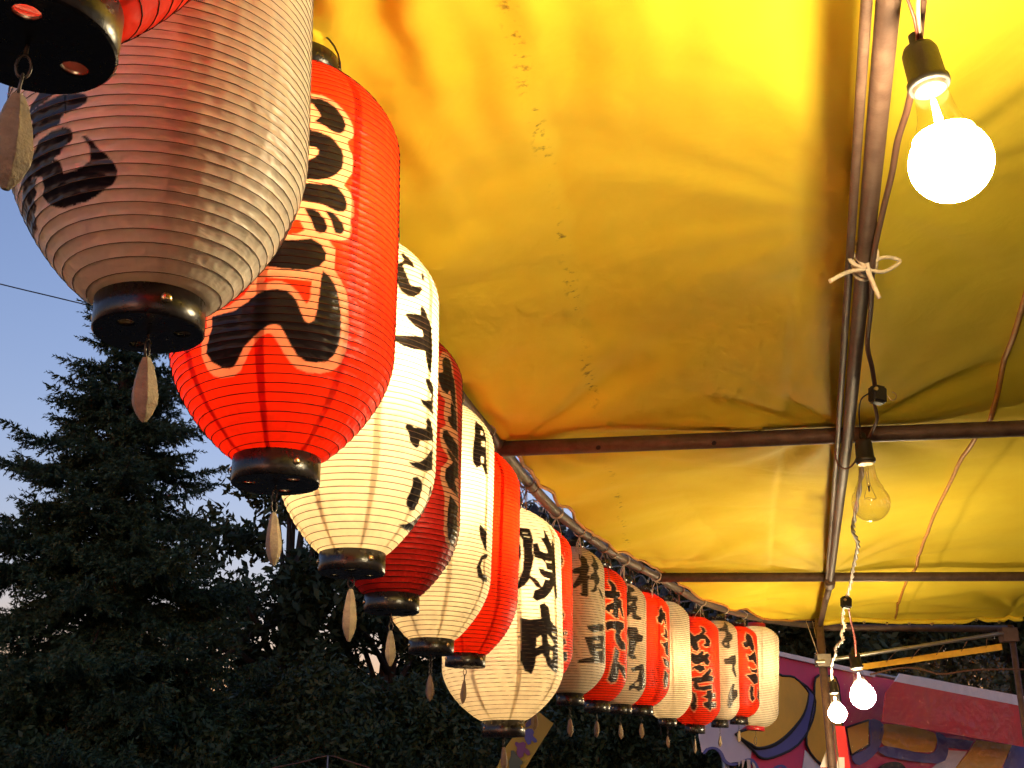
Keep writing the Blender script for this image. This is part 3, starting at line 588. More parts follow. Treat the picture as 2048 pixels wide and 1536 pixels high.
def paper_mat(name, paper, pale, seed, trans=0.5, gloss=0.4):
    """washi paper: half diffuse, half light passing through; ink from the vertex layer 'ink' (r = black, g = unprinted)"""
    m, nt, out = new_mat(name)
    at = N(nt, "ShaderNodeAttribute"); at.attribute_name = 'ink'
    sp = N(nt, "ShaderNodeSeparateColor")
    nt.links.new(at.outputs["Color"], sp.inputs[0])
    tc = N(nt, "ShaderNodeTexCoord")
    mp = N(nt, "ShaderNodeMapping"); mp.inputs["Location"].default_value = (seed * 1.7, seed * 0.9, seed * 2.3)
    nt.links.new(tc.outputs["Object"], mp.inputs["Vector"])
    # fibres and dirt
    n1 = N(nt, "ShaderNodeTexNoise"); set_in(n1, Scale=14.0, Detail=4.0, Roughness=0.7)
    nt.links.new(mp.outputs[0], n1.inputs["Vector"])
    fr = N(nt, "ShaderNodeMapRange"); set_in(fr, From_Min=0.3, From_Max=0.7, To_Min=0.82, To_Max=1.06)
    nt.links.new(n1.outputs["Fac"], fr.inputs["Value"])
    mx = N(nt, "ShaderNodeMix", data_type='RGBA')
    mx.inputs[6].default_value = col4(paper); mx.inputs[7].default_value = col4(pale)
    nt.links.new(sp.outputs[1], mx.inputs[0])
    vm = N(nt, "ShaderNodeMix", data_type='RGBA', blend_type='MULTIPLY'); vm.inputs[0].default_value = 1.0
    nt.links.new(mx.outputs[2], vm.inputs[6]); nt.links.new(fr.outputs[0], vm.inputs[7])
    mb = N(nt, "ShaderNodeMix", data_type='RGBA'); mb.inputs[7].default_value = (0.010, 0.008, 0.010, 1)
    nt.links.new(vm.outputs[2], mb.inputs[6]); nt.links.new(sp.outputs[0], mb.inputs[0])
    # wrinkles
    mp2 = N(nt, "ShaderNodeMapping"); mp2.inputs["Scale"].default_value = (1.0, 1.0, 2.6)
    nt.links.new(mp.outputs[0], mp2.inputs["Vector"])
    n2 = N(nt, "ShaderNodeTexNoise"); set_in(n2, Scale=46.0, Detail=3.0, Roughness=0.6, Distortion=0.8)
    n2.noise_type = 'RIDGED_MULTIFRACTAL'
    nt.links.new(mp2.outputs[0], n2.inputs["Vector"])
    n3 = N(nt, "ShaderNodeTexNoise"); set_in(n3, Scale=22.0, Detail=3.0, Distortion=0.5)
    nt.links.new(mp2.outputs[0], n3.inputs["Vector"])
    sm = N(nt, "ShaderNodeMath", operation='MULTIPLY_ADD'); sm.inputs[1].default_value = 0.26
    nt.links.new(n2.outputs["Fac"], sm.inputs[0]); nt.links.new(n3.outputs["Fac"], sm.inputs[2])
    bp = N(nt, "ShaderNodeBump"); set_in(bp, Strength=0.75, Distance=0.0035)
    nt.links.new(sm.outputs[0], bp.inputs["Height"])
    b = N(nt, "ShaderNodeBsdfPrincipled")
    b.inputs["Specular IOR Level"].default_value = gloss
    nt.links.new(mb.outputs[2], b.inputs["Base Color"]); nt.links.new(bp.outputs[0], b.inputs["Normal"])
    ro = N(nt, "ShaderNodeMapRange"); set_in(ro, To_Min=0.42, To_Max=0.30)
    nt.links.new(sp.outputs[0], ro.inputs["Value"]); nt.links.new(ro.outputs[0], b.inputs["Roughness"])
    t = N(nt, "ShaderNodeBsdfTranslucent")
    nt.links.new(mb.outputs[2], t.inputs[0])
    tf = N(nt, "ShaderNodeMapRange"); set_in(tf, To_Min=trans, To_Max=trans * 0.45)
    nt.links.new(sp.outputs[0], tf.inputs["Value"])
    ms = N(nt, "ShaderNodeMixShader")
    nt.links.new(tf.outputs[0], ms.inputs[0]); nt.links.new(b.outputs[0], ms.inputs[1]); nt.links.new(t.outputs[0], ms.inputs[2])
    nt.links.new(ms.outputs[0], out.inputs[0])
    return m


def canopy_mat():
    m, nt, out = new_mat('yellow_tarpaulin')
    b = N(nt, "ShaderNodeBsdfPrincipled")
    b.inputs["Specular IOR Level"].default_value = 0.06
    tc = N(nt, "ShaderNodeTexCoord")
    n1 = N(nt, "ShaderNodeTexNoise"); set_in(n1, Scale=1.6, Detail=6.0, Roughness=0.6)
    nt.links.new(tc.outputs["Object"], n1.inputs["Vector"])
    rp = N(nt, "ShaderNodeValToRGB")
    rp.color_ramp.elements[0].position = 0.3; rp.color_ramp.elements[0].color = (0.78, 0.55, 0.035, 1)
    rp.color_ramp.elements[1].position = 0.72; rp.color_ramp.elements[1].color = (0.88, 0.68, 0.06, 1)
    nt.links.new(n1.outputs["Fac"], rp.inputs[0])
    # line of old dirt marks along a stowage fold: x = 0.245 + 0.152 * (y - 3.006)
    sx = N(nt, "ShaderNodeSeparateXYZ"); nt.links.new(tc.outputs["Object"], sx.inputs[0])
    a = N(nt, "ShaderNodeMath", operation='MULTIPLY_ADD'); a.inputs[1].default_value = -0.152; a.inputs[2].default_value = 0.226
    nt.links.new(sx.outputs[1], a.inputs[0])
    c = N(nt, "ShaderNodeMath", operation='ADD'); nt.links.new(sx.outputs[0], c.inputs[0]); nt.links.new(a.outputs[0], c.inputs[1])
    d = N(nt, "ShaderNodeMath", operation='ABSOLUTE'); nt.links.new(c.outputs[0], d.inputs[0])
    e = N(nt, "ShaderNodeMapRange"); set_in(e, From_Min=0.0, From_Max=0.022, To_Min=1.0, To_Max=0.0)
    nt.links.new(d.outputs[0], e.inputs["Value"])
    n2 = N(nt, "ShaderNodeTexNoise"); set_in(n2, Scale=42.0, Detail=4.0, Roughness=0.6)
    nt.links.new(tc.outputs["Object"], n2.inputs["Vector"])
    n2b = N(nt, "ShaderNodeTexNoise"); set_in(n2b, Scale=4.0, Detail=2.0)
    nt.links.new(tc.outputs["Object"], n2b.inputs["Vector"])
    th = N(nt, "ShaderNodeMapRange"); set_in(th, From_Min=0.56, From_Max=0.66, To_Min=0.0, To_Max=1.0)
    nt.links.new(n2.outputs["Fac"], th.inputs["Value"])
    th2 = N(nt, "ShaderNodeMapRange"); set_in(th2, From_Min=0.42, From_Max=0.55, To_Min=0.15, To_Max=1.0)
    nt.links.new(n2b.outputs["Fac"], th2.inputs["Value"])
    f = N(nt, "ShaderNodeMath", operation='MULTIPLY'); nt.links.new(e.outputs[0], f.inputs[0]); nt.links.new(th.outputs[0], f.inputs[1])
    f2 = N(nt, "ShaderNodeMath", operation='MULTIPLY'); nt.links.new(f.outputs[0], f2.inputs[0]); nt.links.new(th2.outputs[0], f2.inputs[1])
    f3 = N(nt, "ShaderNodeMath", operation='MULTIPLY'); nt.links.new(f2.outputs[0], f3.inputs[0]); f3.inputs[1].default_value = 0.75
    mx = N(nt, "ShaderNodeMix", data_type='RGBA'); mx.inputs[7].default_value = (0.10, 0.06, 0.02, 1)
    nt.links.new(f3.outputs[0], mx.inputs[0]); nt.links.new(rp.outputs[0], mx.inputs[6])
    nt.links.new(mx.outputs[2], b.inputs["Base Color"])
    # fine crumple and weave
    n3 = N(nt, "ShaderNodeTexNoise"); set_in(n3, Scale=5.0, Detail=4.0, Roughness=0.55, Distortion=0.6)
    nt.links.new(tc.outputs["Object"], n3.inputs["Vector"])
    n4 = N(nt, "ShaderNodeTexNoise"); set_in(n4, Scale=420.0, Detail=2.0)
    nt.links.new(tc.outputs["Object"], n4.inputs["Vector"])
    ad = N(nt, "ShaderNodeMath", operation='MULTIPLY_ADD'); ad.inputs[1].default_value = 0.02
    nt.links.new(n4.outputs["Fac"], ad.inputs[0]); nt.links.new(n3.outputs["Fac"], ad.inputs[2])
    bp = N(nt, "ShaderNodeBump"); set_in(bp, Strength=0.16, Distance=0.03)
    nt.links.new(ad.outputs[0], bp.inputs["Height"]); nt.links.new(bp.outputs[0], b.inputs["Normal"])
    b.inputs["Roughness"].default_value = 0.65
    nt.links.new(b.outputs[0], out.inputs[0])
    return m


M['canopy'] = canopy_mat()
M['hem'] = simple('orange_hem', (0.62, 0.26, 0.03), 0.6, 0, 0.35, 40, 0.4)

# ------------------------------------------------------------------ setting: ground
gm = mesh_py("ground", [(-300, -300, 0), (300, -300, 0), (300, 300, 0), (-300, 300, 0)], [(0, 1, 2, 3)])
tag(link("ground", gm, M['ground']), "trodden bare earth of the festival ground", None, kind="structure")

# ------------------------------------------------------------------ stall frame: eave rail, pipes, posts
RAIL = [(-0.30, -1.6, 2.63), (-0.31, -0.6, 2.63), (-0.315, 0.2, 2.63), (-0.345, 0.9, 2.62), (-0.345, 1.54, 2.60), (-0.315, 1.924, 2.58), (-0.255, 2.348, 2.55),
        (-0.17, 2.835, 2.53), (-0.042, 3.334, 2.505), (0.105, 3.956, 2.5), (0.215, 4.339, 2.5), (0.355, 4.734, 2.5),
        (0.505, 5.115, 2.5), (0.735, 5.615, 2.5), (0.912, 6.029, 2.5), (1.103, 6.448, 2.5), (1.50, 7.05, 2.5), (1.858, 7.38, 2.5), (2.07, 7.48, 2.5)]
rail_path = spline(RAIL, 8)
frame = empty("pipe_scaffold", (2.07, 7.5, 0), "rusty steel pipe frame of the stall carrying the yellow canopy", "scaffold")
def frame_part(name, pts, r, mat, n=14):
    P = [Vector(p) - Vector(frame.location) for p in pts]
    return G().tube(P, r, n).build(name, mat, frame)
o = frame_part("eave_rail", rail_path, 0.0205, M['rail'])
o["label"] = "curved grey eave rail with string ties above the lanterns"
RZ = 2.462
frame_part("ridge_pipe", [(0.12, -0.3, RZ), (0.494, 1.187, RZ), (0.991, 3.106, RZ), (1.606, 5.56, RZ)], 0.0165, M['pipe'])
frame_part("ridge_pipe", [(0.12 - .026, -0.29, RZ + .004), (0.494 - .026, 1.195, RZ + .004), (0.991 - .026, 3.114, RZ + .004), (1.60 - .026, 5.50, RZ + .004)], 0.008, M['pipe'])
frame_part("ridge_pipe", [(1.606, 5.54, RZ), (1.78, 6.3, RZ + .01), (1.965, 7.11, 2.46)], 0.017, M['pipe'])
frame_part("pipe_coupling", [(1.585, 5.48, RZ), (1.632, 5.665, RZ)], 0.027, M['pipe'])
frame_part("cross_pipe", [(-0.045, 3.335, 2.495), (1.53, 3.118, 2.495), (3.5, 2.85, 2.495)], 0.0245, M['pipe'])
frame_part("cross_pipe", [(0.76, 5.63, 2.495), (2.602, 5.60, 2.495), (3.5, 5.58, 2.495)], 0.0235, M['pipe'])
frame_part("cross_pipe", [(-0.3, 0.62, 2.60), (1.2, 0.40, 2.55), (3.5, 0.1, 2.55)], 0.0235, M['pipe'])
frame_part("cross_pipe", [(2.05, 7.50, 2.49), (3.4, 7.58, 2.49)], 0.022, M['pipe'])
frame_part("post", [(1.965, 7.14, 2.50), (1.965, 7.14, 0.0)], 0.026, M['pipe'])
frame_part("post", [(3.33, 7.46, 2.50), (3.30, 7.46, 0.0)], 0.020, M['pipe'])
frame_part("post", [(3.42, 7.40, 2.52), (3.365, 7.40, 0.0)], 0.014, M['pipe'])
frame_part("post", [(3.48, 0.1, 2.53), (3.48, 0.1, 0.0)], 0.025, M['pipe'])
frame_part("post", [(-0.335, -1.55, 2.62), (-0.335, -1.55, 0.0)], 0.025, M['galv'])
frame_part("brace_pipe", [PTS['PIPE'][0], PTS['PIPE'][1], (3.32, 7.42, 2.45)], 0.013, M['galv'])
# clamp where the brace meets the post
g = G()
pc = Vector(PTS['PIPE'][0]) - Vector(frame.location)
g.box(pc + Vector((-0.02, 0.0, 0)), (0.085, 0.075, 0.075)); g.tube([pc + Vector((-.07, -.03, -.01)), pc + Vector((-.02, -.045, -.01))], .012, 8)
g.build("pipe_clamp", M['galv'], frame, smooth=False)
g = G(); pc = Vector((3.29, 7.42, 2.43)) - Vector(frame.location)
g.box(pc, (0.10, 0.08, 0.09)); g.build("pipe_clamp", M['pipe'], frame, smooth=False)
for h in PTS['HOLES']:
    c = Vector(h) - Vector(frame.location)
    G().lathe([(0.0075, 0), (0.0075, 0.004)], 10, c + Vector((0.0, -0.017, -0.0215)), Matrix.Rotation(R(140), 3, 'X')).build("bolt_hole", M['socket'], frame)

# string lashings round the rail
def rail_at(i):
    return rail_path[i], (rail_path[min(i + 1, len(rail_path) - 1)] - rail_path[max(i - 1, 0)]).normalized()
def nearest(p):
    return min(range(len(rail_path)), key=lambda i: (rail_path[i] - Vector(p)).length)
tie_words = ["first", "second", "third", "fourth", "fifth", "sixth", "seventh", "eighth", "ninth"]
for k, p in enumerate(PTS['RAILTIES']):
    i = nearest(p)
    c, t = rail_at(i)
    side = t.cross(Vector((0, 0, 1))).normalized()
    g = G()
    for m_ in range(2):
        ring = []
        for a in range(18):
            an = 2 * PI * a / 18
            ring.append(c + t * (m_ * 0.006 + 0.004 * math.sin(an)) + (side * math.cos(an) + Vector((0, 0, 1)) * math.sin(an)) * 0.0265)
        g.tube(ring, 0.0028, 6, closed=True)
    # up to the grommet in the canopy hem
    g.tube(spline([c + Vector((0, 0, .025)), c + side * 0.02 + Vector((0, 0, .045)), c + side * 0.05 + Vector((0, 0, .05))], 4), 0.0022, 6)
    for m_ in range(3 if k % 2 else 5):
        d = Vector((random.uniform(-.05, .03), random.uniform(-.05, .05), 0))
        L_ = random.uniform(.07, .17)
        q = c + Vector((0, 0, -.024))
        g.tube(spline([q, q + d * .5 + Vector((0, 0, -L_ * .35)), q + d * .9 + Vector((random.uniform(-.015, .015), 0, -L_ * .75)), q + d + Vector((0, 0, -L_))], 4), 0.0018, 5)
    o = g.build("string_tie", M['string'] if k % 3 else M['string_dark'])
    tag(o, "frayed string tie on the eave rail, %s tie away from the near cross pipe" % tie_words[k], "string tie", "string ties on the eave rail")

# ------------------------------------------------------------------ canopy
edge_pts = [(p.x, p.y, p.z) for p in rail_path]
ey = np.array([p[1] for p in edge_pts]); ex = np.array([p[0] for p in edge_pts]); ez = np.array([p[2] for p in edge_pts])
def build_canopy():
    ny, nx = 430, 300
    Y = np.linspace(-1.55, 7.46, ny)
    xl = np.interp(Y, ey, ex); zl = np.interp(Y, ey, ez)
    # the laced edge is scalloped between ties and stands off the rail
    sc = 0.006 * np.sin(Y * 21.0) + 0.004 * np.sin(Y * 47 + 1)
    xl = xl + sc + np.interp(Y, [0, 2.95, 3.5], [-0.06, -0.03, 0.034])
    u = np.linspace(0, 1, nx) ** 1.35
    X = xl[:, None] + (3.44 + 0.01 * np.sin(Y * 9)[:, None] - xl[:, None]) * u[None, :]
    YY = np.repeat(Y[:, None], nx, 1)
    d = X - xl[:, None]                       # distance in from the laced edge
    # height: lies on the cross pipes, billows up between them
    bars = np.array([-1.6, 0.45, 3.2, 5.6, 7.55])
    yb = YY + 0.135 * (X - 0.3) * np.clip((5.0 - YY) / 4, 0, 1)
    idx = np.clip(np.searchsorted(bars, yb) - 1, 0, 3)
    t = np.clip((yb - bars[idx]) / (bars[idx + 1] - bars[idx]), 0, 1)
    billow = np.sin(PI * t) ** 0.8
    base = 2.538 + np.array([.06, .19, .085, .05])[idx] * billow * np.clip(d / 0.45, 0, 1) ** .7
    k = np.exp(-d / 0.22)
    zed = zl[:, None] + 0.028
    Z = base * (1 - k) + zed * k
    # sag where it crosses the ridge pipe
    xr = 0.494 + (YY - 1.187) * 0.2535
    wr = np.exp(-np.sqrt((X - xr) ** 2 + .0016) / 0.30) * 1.14 * np.clip((5.75 - YY) / .3, 0, 1)
    wr = np.minimum(wr, 1) * .5
    Z = Z * (1 - wr) + (RZ + .031) * wr
    # folds pulled in from the laced edge
    rs = np.random.default_rng(3)
    f = np.zeros_like(Z)
    for _ in range(15):
        wl_ = rs.uniform(0.22, 0.75); ph = rs.uniform(0, 6.28); sl = rs.uniform(-0.9, 0.9)
        f += rs.uniform(.3, 1) * np.sin(2 * PI * (YY + sl * d) / wl_ + ph)
    f /= 3.0
    Z += 0.0135 * f * np.exp(-d / 0.42)
    # long heavy folds running with the edge near the camera
    nearw = np.exp(-((YY - 1.25) / 0.65) ** 2)
    Z += nearw * np.exp(-d / 0.30) * (0.024 * np.sin(2 * PI * (d + 0.10 * (YY - 1.2)) / 0.17 + 0.5) + 0.010 * np.sin(2 * PI * (d - .12 * YY) / 0.094))
    # tension folds radiating from where the pipes cross
    for cx_, cy_, am in ((1.01, 3.19, .013), (1.62, 5.58, .014), (1.96, 7.3, .016), (3.3, 7.3, .02), (0.8, 5.6, .010), (0.02, 3.33, .014), (0.72, 2.0, .006)):
        dx, dy = X - cx_, YY - cy_
        r_ = np.hypot(dx, dy); an = np.arctan2(dy, dx)
        ph = rs.uniform(0, 6.28, 3)
        Z += am * np.exp(-r_ / 0.75) * np.clip(r_ / 0.32, 0, 1) ** 1.3 * (np.sin(7 * an + ph[0]) * .7 + np.sin(12 * an + ph[1]) * .6 + np.sin(19 * an + ph[2]) * .35)
    # broad soft undulation
    for _ in range(10):
        a = rs.uniform(0, PI); wl_ = rs.uniform(0.5, 1.6)
        Z += 0.0022 * np.sin(2 * PI * (X * math.cos(a) + YY * math.sin(a)) / wl_ + rs.uniform(0, 6.28))
    # stowage creases, slightly raised lines
    for x0, sl in ((0.60, .20), (1.32, .24), (1.95, .25), (2.6, .25)):
        dl = (X - x0 - sl * (YY - 2.0))
        Z += 0.0035 * np.exp(-np.abs(dl) / 0.012) + 0.003 * np.tanh(dl / 0.02)
    for y0, sl in ((1.62, -.12), (2.42, -.1), (4.55, -.05), (6.5, 0), (0.9, -.1), (3.9, -.08)):
        dl = (YY - y0 - sl * X)
        Z += 0.003 * np.exp(-np.abs(dl) / 0.012)
    # never dip into the pipes
    for a_, b_ in (((-0.045, 3.335), (3.5, 2.85)), ((0.76, 5.63), (3.5, 5.58))):
        yl = a_[1] + (X - a_[0]) * (b_[1] - a_[1]) / (b_[0] - a_[0])
        w = np.exp(-((YY - yl) / 0.045) ** 2) * (X > a_[0])
        Z = np.maximum(Z, (2.495 + 0.0275) * (w > 0.3))
    w = np.exp(-((X - xr) / 0.04) ** 2) * (YY < 5.6)
    Z = np.maximum(Z, (RZ + .028) * (w > 0.3))
    V = np.stack([X, YY, Z], -1).reshape(-1, 3)
    i = np.arange(ny - 1)[:, None] * nx + np.arange(nx - 1)[None, :]
    F = np.stack([i, i + nx, i + nx + 1, i + 1], -1).reshape(-1, 4)
    return V, F, X, YY, Z
cV, cF, cX, cY, cZ = build_canopy()
canopy = link("canopy", mesh_np("canopy", cV, cF), M['canopy'])
tag(canopy, "yellow tarpaulin canopy stretched over the rusty pipes, creased and stained", "canopy")
def canopy_z(x, y):
    j = int(np.argmin(np.abs(cY[:, 0] - y)))
    return float(np.interp(x, cX[j], cZ[j]))
# rolled hem along the laced edge and along the far edge, seam cord under the sheet
G().tube([(cX[j, 0], cY[j, 0], cZ[j, 0] - .004) for j in range(0, 430, 3)], 0.007, 6).build("hem", M['hem'], canopy)
G().tube([(cX[-1, j], cY[-1, j] + .002, cZ[-1, j] - .012) for j in range(0, 300, 3)], 0.016, 8).build("hem", M['canopy'], canopy)
seam = []
for a, b in zip(PTS['SEAM'][:-1], PTS['SEAM'][1:]):
    for k in range(12):
        t = k / 12; x = a[0] + (b[0] - a[0]) * t; y = a[1] + (b[1] - a[1]) * t
        seam.append((x, y, canopy_z(x, y) - 0.005))
seam.append((PTS['SEAM'][-1][0], PTS['SEAM'][-1][1], canopy_z(*PTS['SEAM'][-1][:2]) - .005))
G().tube(seam, 0.008, 6).build("seam_cord", M['hem'], canopy)
for k in range(9):
    x = 2.05 + k * 0.15
    G().lathe([(0.010, 0), (0.010, 0.006), (0.006, 0.006), (0.006, 0)], 10, (x, 7.445, canopy_z(x, 7.45) - 0.03), Matrix.Rotation(R(90), 3, 'X'), caps=False).build("grommet", M['brass'], canopy)

# ------------------------------------------------------------------ paper lanterns
WHITE = (0.80, 0.73, 0.58)
GREY = (0.80, 0.67, 0.49)
RED = (0.78, 0.036, 0.005)
DRED = (0.66, 0.020, 0.012)
PALE = (0.74, 0.37, 0.20)
#        paper, lamp strength (0 = unlit), label
LSPEC = [
    (RED, 0.8, "bright red paper lantern cut off by the top edge of the photo, nearest the camera"),
    ((0.86, 0.76, 0.61), 0, "large unlit beige paper lantern with glossy black brush mark and red glow on it"),
    (RED, 1.1, "big glowing red paper lantern with fat black letters outlined in pale pink"),
    (WHITE, 1.9, "brightly glowing white paper lantern with thin black brush strokes down its edge, third complete one"),
    (DRED, 0, "dark red unlit paper lantern squeezed between two glowing white lanterns"),
    (WHITE, 1.3, "slim glowing white lantern with a grid-like black character high on its edge"),
    (RED, 1.1, "plain bright red lantern beside the largest round white one, no letters showing"),
    (WHITE, 0.85, "largest round white lantern with two heavy black characters for grilled meat, lowest hanging"),
    (RED, 0.7, "red lantern mostly hidden behind the largest white one, row of black blobs along its edge"),
    (GREY, 0, "dull grey-brown unlit lantern with two black characters for green soybeans"),
    (RED, 0.5, "red lantern with three black outlined letters, just after the grey soybean lantern"),
    (GREY, 0.18, "grey lantern with black fried noodle characters between two red lanterns"),  # unlit lantern; faint inner lamp added in place of light coming through the paper
    (RED, 0.8, "red lantern with small black letters only at its far edge, beside a blank cream lantern"),
    (WHITE, 0.6, "blank cream lantern without any letters in the far half of the row"),
    (RED, 0.7, "red lantern crowded with two columns of black letters, lowest of the far red ones"),
    (GREY, 0.2, "narrow beige lantern with three black letters between the two farthest red lanterns"),  # also unlit; weak lamp added only to brighten the paper
    (RED, 0.8, "farthest red lantern, orange glow at its middle, next to the red-capped white lantern"),
    (WHITE, .6, "farthest glowing white lantern with red caps at top and bottom"),
]
NPANEL = 8


def in_poly(P, T, H):
    p = np.array(P).reshape(-1, 2)
    ins = np.zeros(T.shape, bool)
    a = p; b = np.roll(p, -1, 0)
    for (x0, y0), (x1, y1) in zip(a, b):
        c = (y0 > H) != (y1 > H)
        if abs(y1 - y0) < 1e-9: continue
        xx = (x1 - x0) * (H - y0) / (y1 - y0) + x0
        ins ^= c & (T < xx)
    return ins


def poly_dist(P, T, H, Rr):
    p = np.array(P).reshape(-1, 2)
    best = np.full(T.shape, 9.0)
    a = p; b = np.roll(p, -1, 0)
    x, y = T * Rr, H
    for (x0, y0), (x1, y1) in zip(a, b):
        x0 *= Rr; x1 *= Rr
        dx, dy = x1 - x0, y1 - y0
        L2 = dx * dx + dy * dy + 1e-12
        t = np.clip(((x - x0) * dx + (y - y0) * dy) / L2, 0, 1)
        best = np.minimum(best, np.hypot(x - x0 - t * dx, y - y0 - t * dy))
    return best


def ink_layer(idx, T, H, Rr):
    black = np.zeros(T.shape); pale = np.zeros(T.shape)
    polys = INK.get(idx, [])
    outline = idx in (8, 10, 12, 14, 16)
    offs = [(-.25, -.25), (.25, -.25), (-.25, .25), (.25, .25)]
    dT = abs(T[0, 1] - T[0, 0]) if T.shape[1] > 1 else 0
    dH = abs(H[1, 0] - H[0, 0])
    for c, P in polys:
        q = np.array(P).reshape(-1, 2)
        m_ = 0.02
        if q[:, 0].max() + .3 < T.min() or q[:, 0].min() - .3 > T.max(): continue
        if c == 'b' and outline:
            dd = poly_dist(P, T, H, Rr)
            ins = in_poly(P, T, H)
            pale = np.maximum(pale, np.clip(1.5 - np.where(ins, 0, dd) / 0.006, 0, 1))
        cov = np.zeros(T.shape)
        for ox, oy in offs:
            cov += in_poly(P, T + ox * dT, H + oy * dH) * .25
        if c == 'b': black = np.maximum(black, cov)
        elif c == 'p': pale = np.maximum(pale, cov)
        else:
            black = black * (1 - cov)
            if not outline: pale = pale * (1 - cov)
    return black, pale


weight_cache = {}
def weight_mesh(kind):
    if kind in weight_cache: return weight_cache[kind]
    V, F = [], []
    prof = [(0.006, 0.0), (0.011, -0.012), (0.0165, -0.034), (0.0195, -0.055), (0.0185, -0.068), (0.012, -0.083), (0.0035, -0.094)]
    n = 6
    for r, z in prof:
        for k in range(n):
            a = 2 * PI * (k + .5) / n
            V.append((r * math.cos(a), r * .72 * math.sin(a), z))
    for i in range(len(prof) - 1):
        for k in range(n):
            a, b = i * n + k, i * n + (k + 1) % n
            F.append((a, a + n, b + n, b))
    F.append(tuple(range(n))); F.append(tuple((len(prof) - 1) * n + k for k in range(n - 1, -1, -1)))
    me = mesh_py("weight", V, F)
    bm = bmesh.new(); bm.from_mesh(me)
    bmesh.ops.bevel(bm, geom=list(bm.edges), offset=0.0011, segments=2, affect='EDGES', profile=0.6)
    bm.to_mesh(me); bm.free()
    me.materials.append(M['weight'] if kind == 0 else M['weight2'])
    weight_cache[kind] = me
    return me


def link_mesh():
    g = G()
    pts = [(0.0045 * math.sin(a) * (1.0), 0, 0.0085 * math.cos(a)) for a in [2 * PI * k / 16 for k in range(16)]]
    g.tube(pts, 0.0011, 6, closed=True)
    return mesh_py("chain_link", g.V, g.F, True)
LINK = link_mesh(); LINK.materials.append(M['wire'])


def cap_meshes(rc, ch, idx):
    """bottom cap: short cylinder with a floor pierced by three round vents"""
    bm = bmesh.new()
    n = 48
    ro = rc * 1.03
    th = 0.003
    def ring(r, z, cx=0, cy=0, m=n):
        return [bm.verts.new((cx + r * math.cos(2 * PI * k / m), cy + r * math.sin(2 * PI * k / m), z)) for k in range(m)]
    b1 = 0.0013
    r_out = ring(ro - b1, 0); r_b = ring(ro, b1); r_t = ring(ro, ch); r_t2 = ring(ro + .0012, ch - .001); r_in = ring(ro - th, ch); r_inb = ring(ro - th, 0.004)
    def bridge(a, b):
        for k in range(len(a)):
            bm.faces.new((a[k], a[(k + 1) % len(a)], b[(k + 1) % len(b)], b[k]))
    bridge(r_out, r_b); bridge(r_b, r_t); bridge(r_t, r_in); bridge(r_in, r_inb)
    edges = [bm.edges.get((r_out[k], r_out[(k + 1) % n])) for k in range(n)]
    edges_t = [bm.edges.get((r_inb[k], r_inb[(k + 1) % n])) for k in range(n)]
    a0 = 0.9 + idx * 1.3
    for h in range(3):
        a = a0 + 2 * PI * h / 3
        hx, hy = ro * .60 * math.cos(a), ro * .60 * math.sin(a)
        lo = ring(ro * .165, 0, hx, hy, 16); hi = ring(ro * .165, 0.004, hx, hy, 16)
        bridge(hi, lo)
        edges += [bm.edges.get((lo[k], lo[(k + 1) % 16])) for k in range(16)]
        edges_t += [bm.edges.get((hi[k], hi[(k + 1) % 16])) for k in range(16)]
    bmesh.ops.triangle_fill(bm, use_beauty=True, use_dissolve=False, edges=edges)
    bmesh.ops.triangle_fill(bm, use_beauty=True, use_dissolve=False, edges=edges_t)
    bmesh.ops.delete(bm, geom=[v for v in r_t2 if not v.link_faces], context='VERTS')
    bmesh.ops.recalc_face_normals(bm, faces=bm.faces)
    bm.normal_update()
    me = bpy.data.meshes.new("bottom_cap")
    for f in bm.faces: f.smooth = abs(f.normal.z) < 0.3
    bm.to_mesh(me); bm.free()
    g = G()
    g.lathe([(ro - th, -ch), (ro, -ch), (ro, -b1), (ro - b1, 0), (ro * .45, 0), (ro * .45, -.004), (ro - th, -.004), (ro - th, -ch)], 48, caps=False)
    me2 = mesh_py("top_cap", g.V, g.F, True)
    return me, me2


rivet_g = G().lathe([(0.0052, 0), (0.0048, 0.0012), (0.0033, 0.0024), (0.0012, 0.0029)], 12)
RIVET = mesh_py("rivet", rivet_g.V, rivet_g.F, True); RIVET.materials.append(M['brass'])
bulb_g = G().lathe([(0.012, 0.075), (0.014, 0.055), (0.022, 0.040), (0.029, 0.022), (0.030, 0.0), (0.024, -0.018), (0.012, -0.027), (0.002, -0.030)], 14)


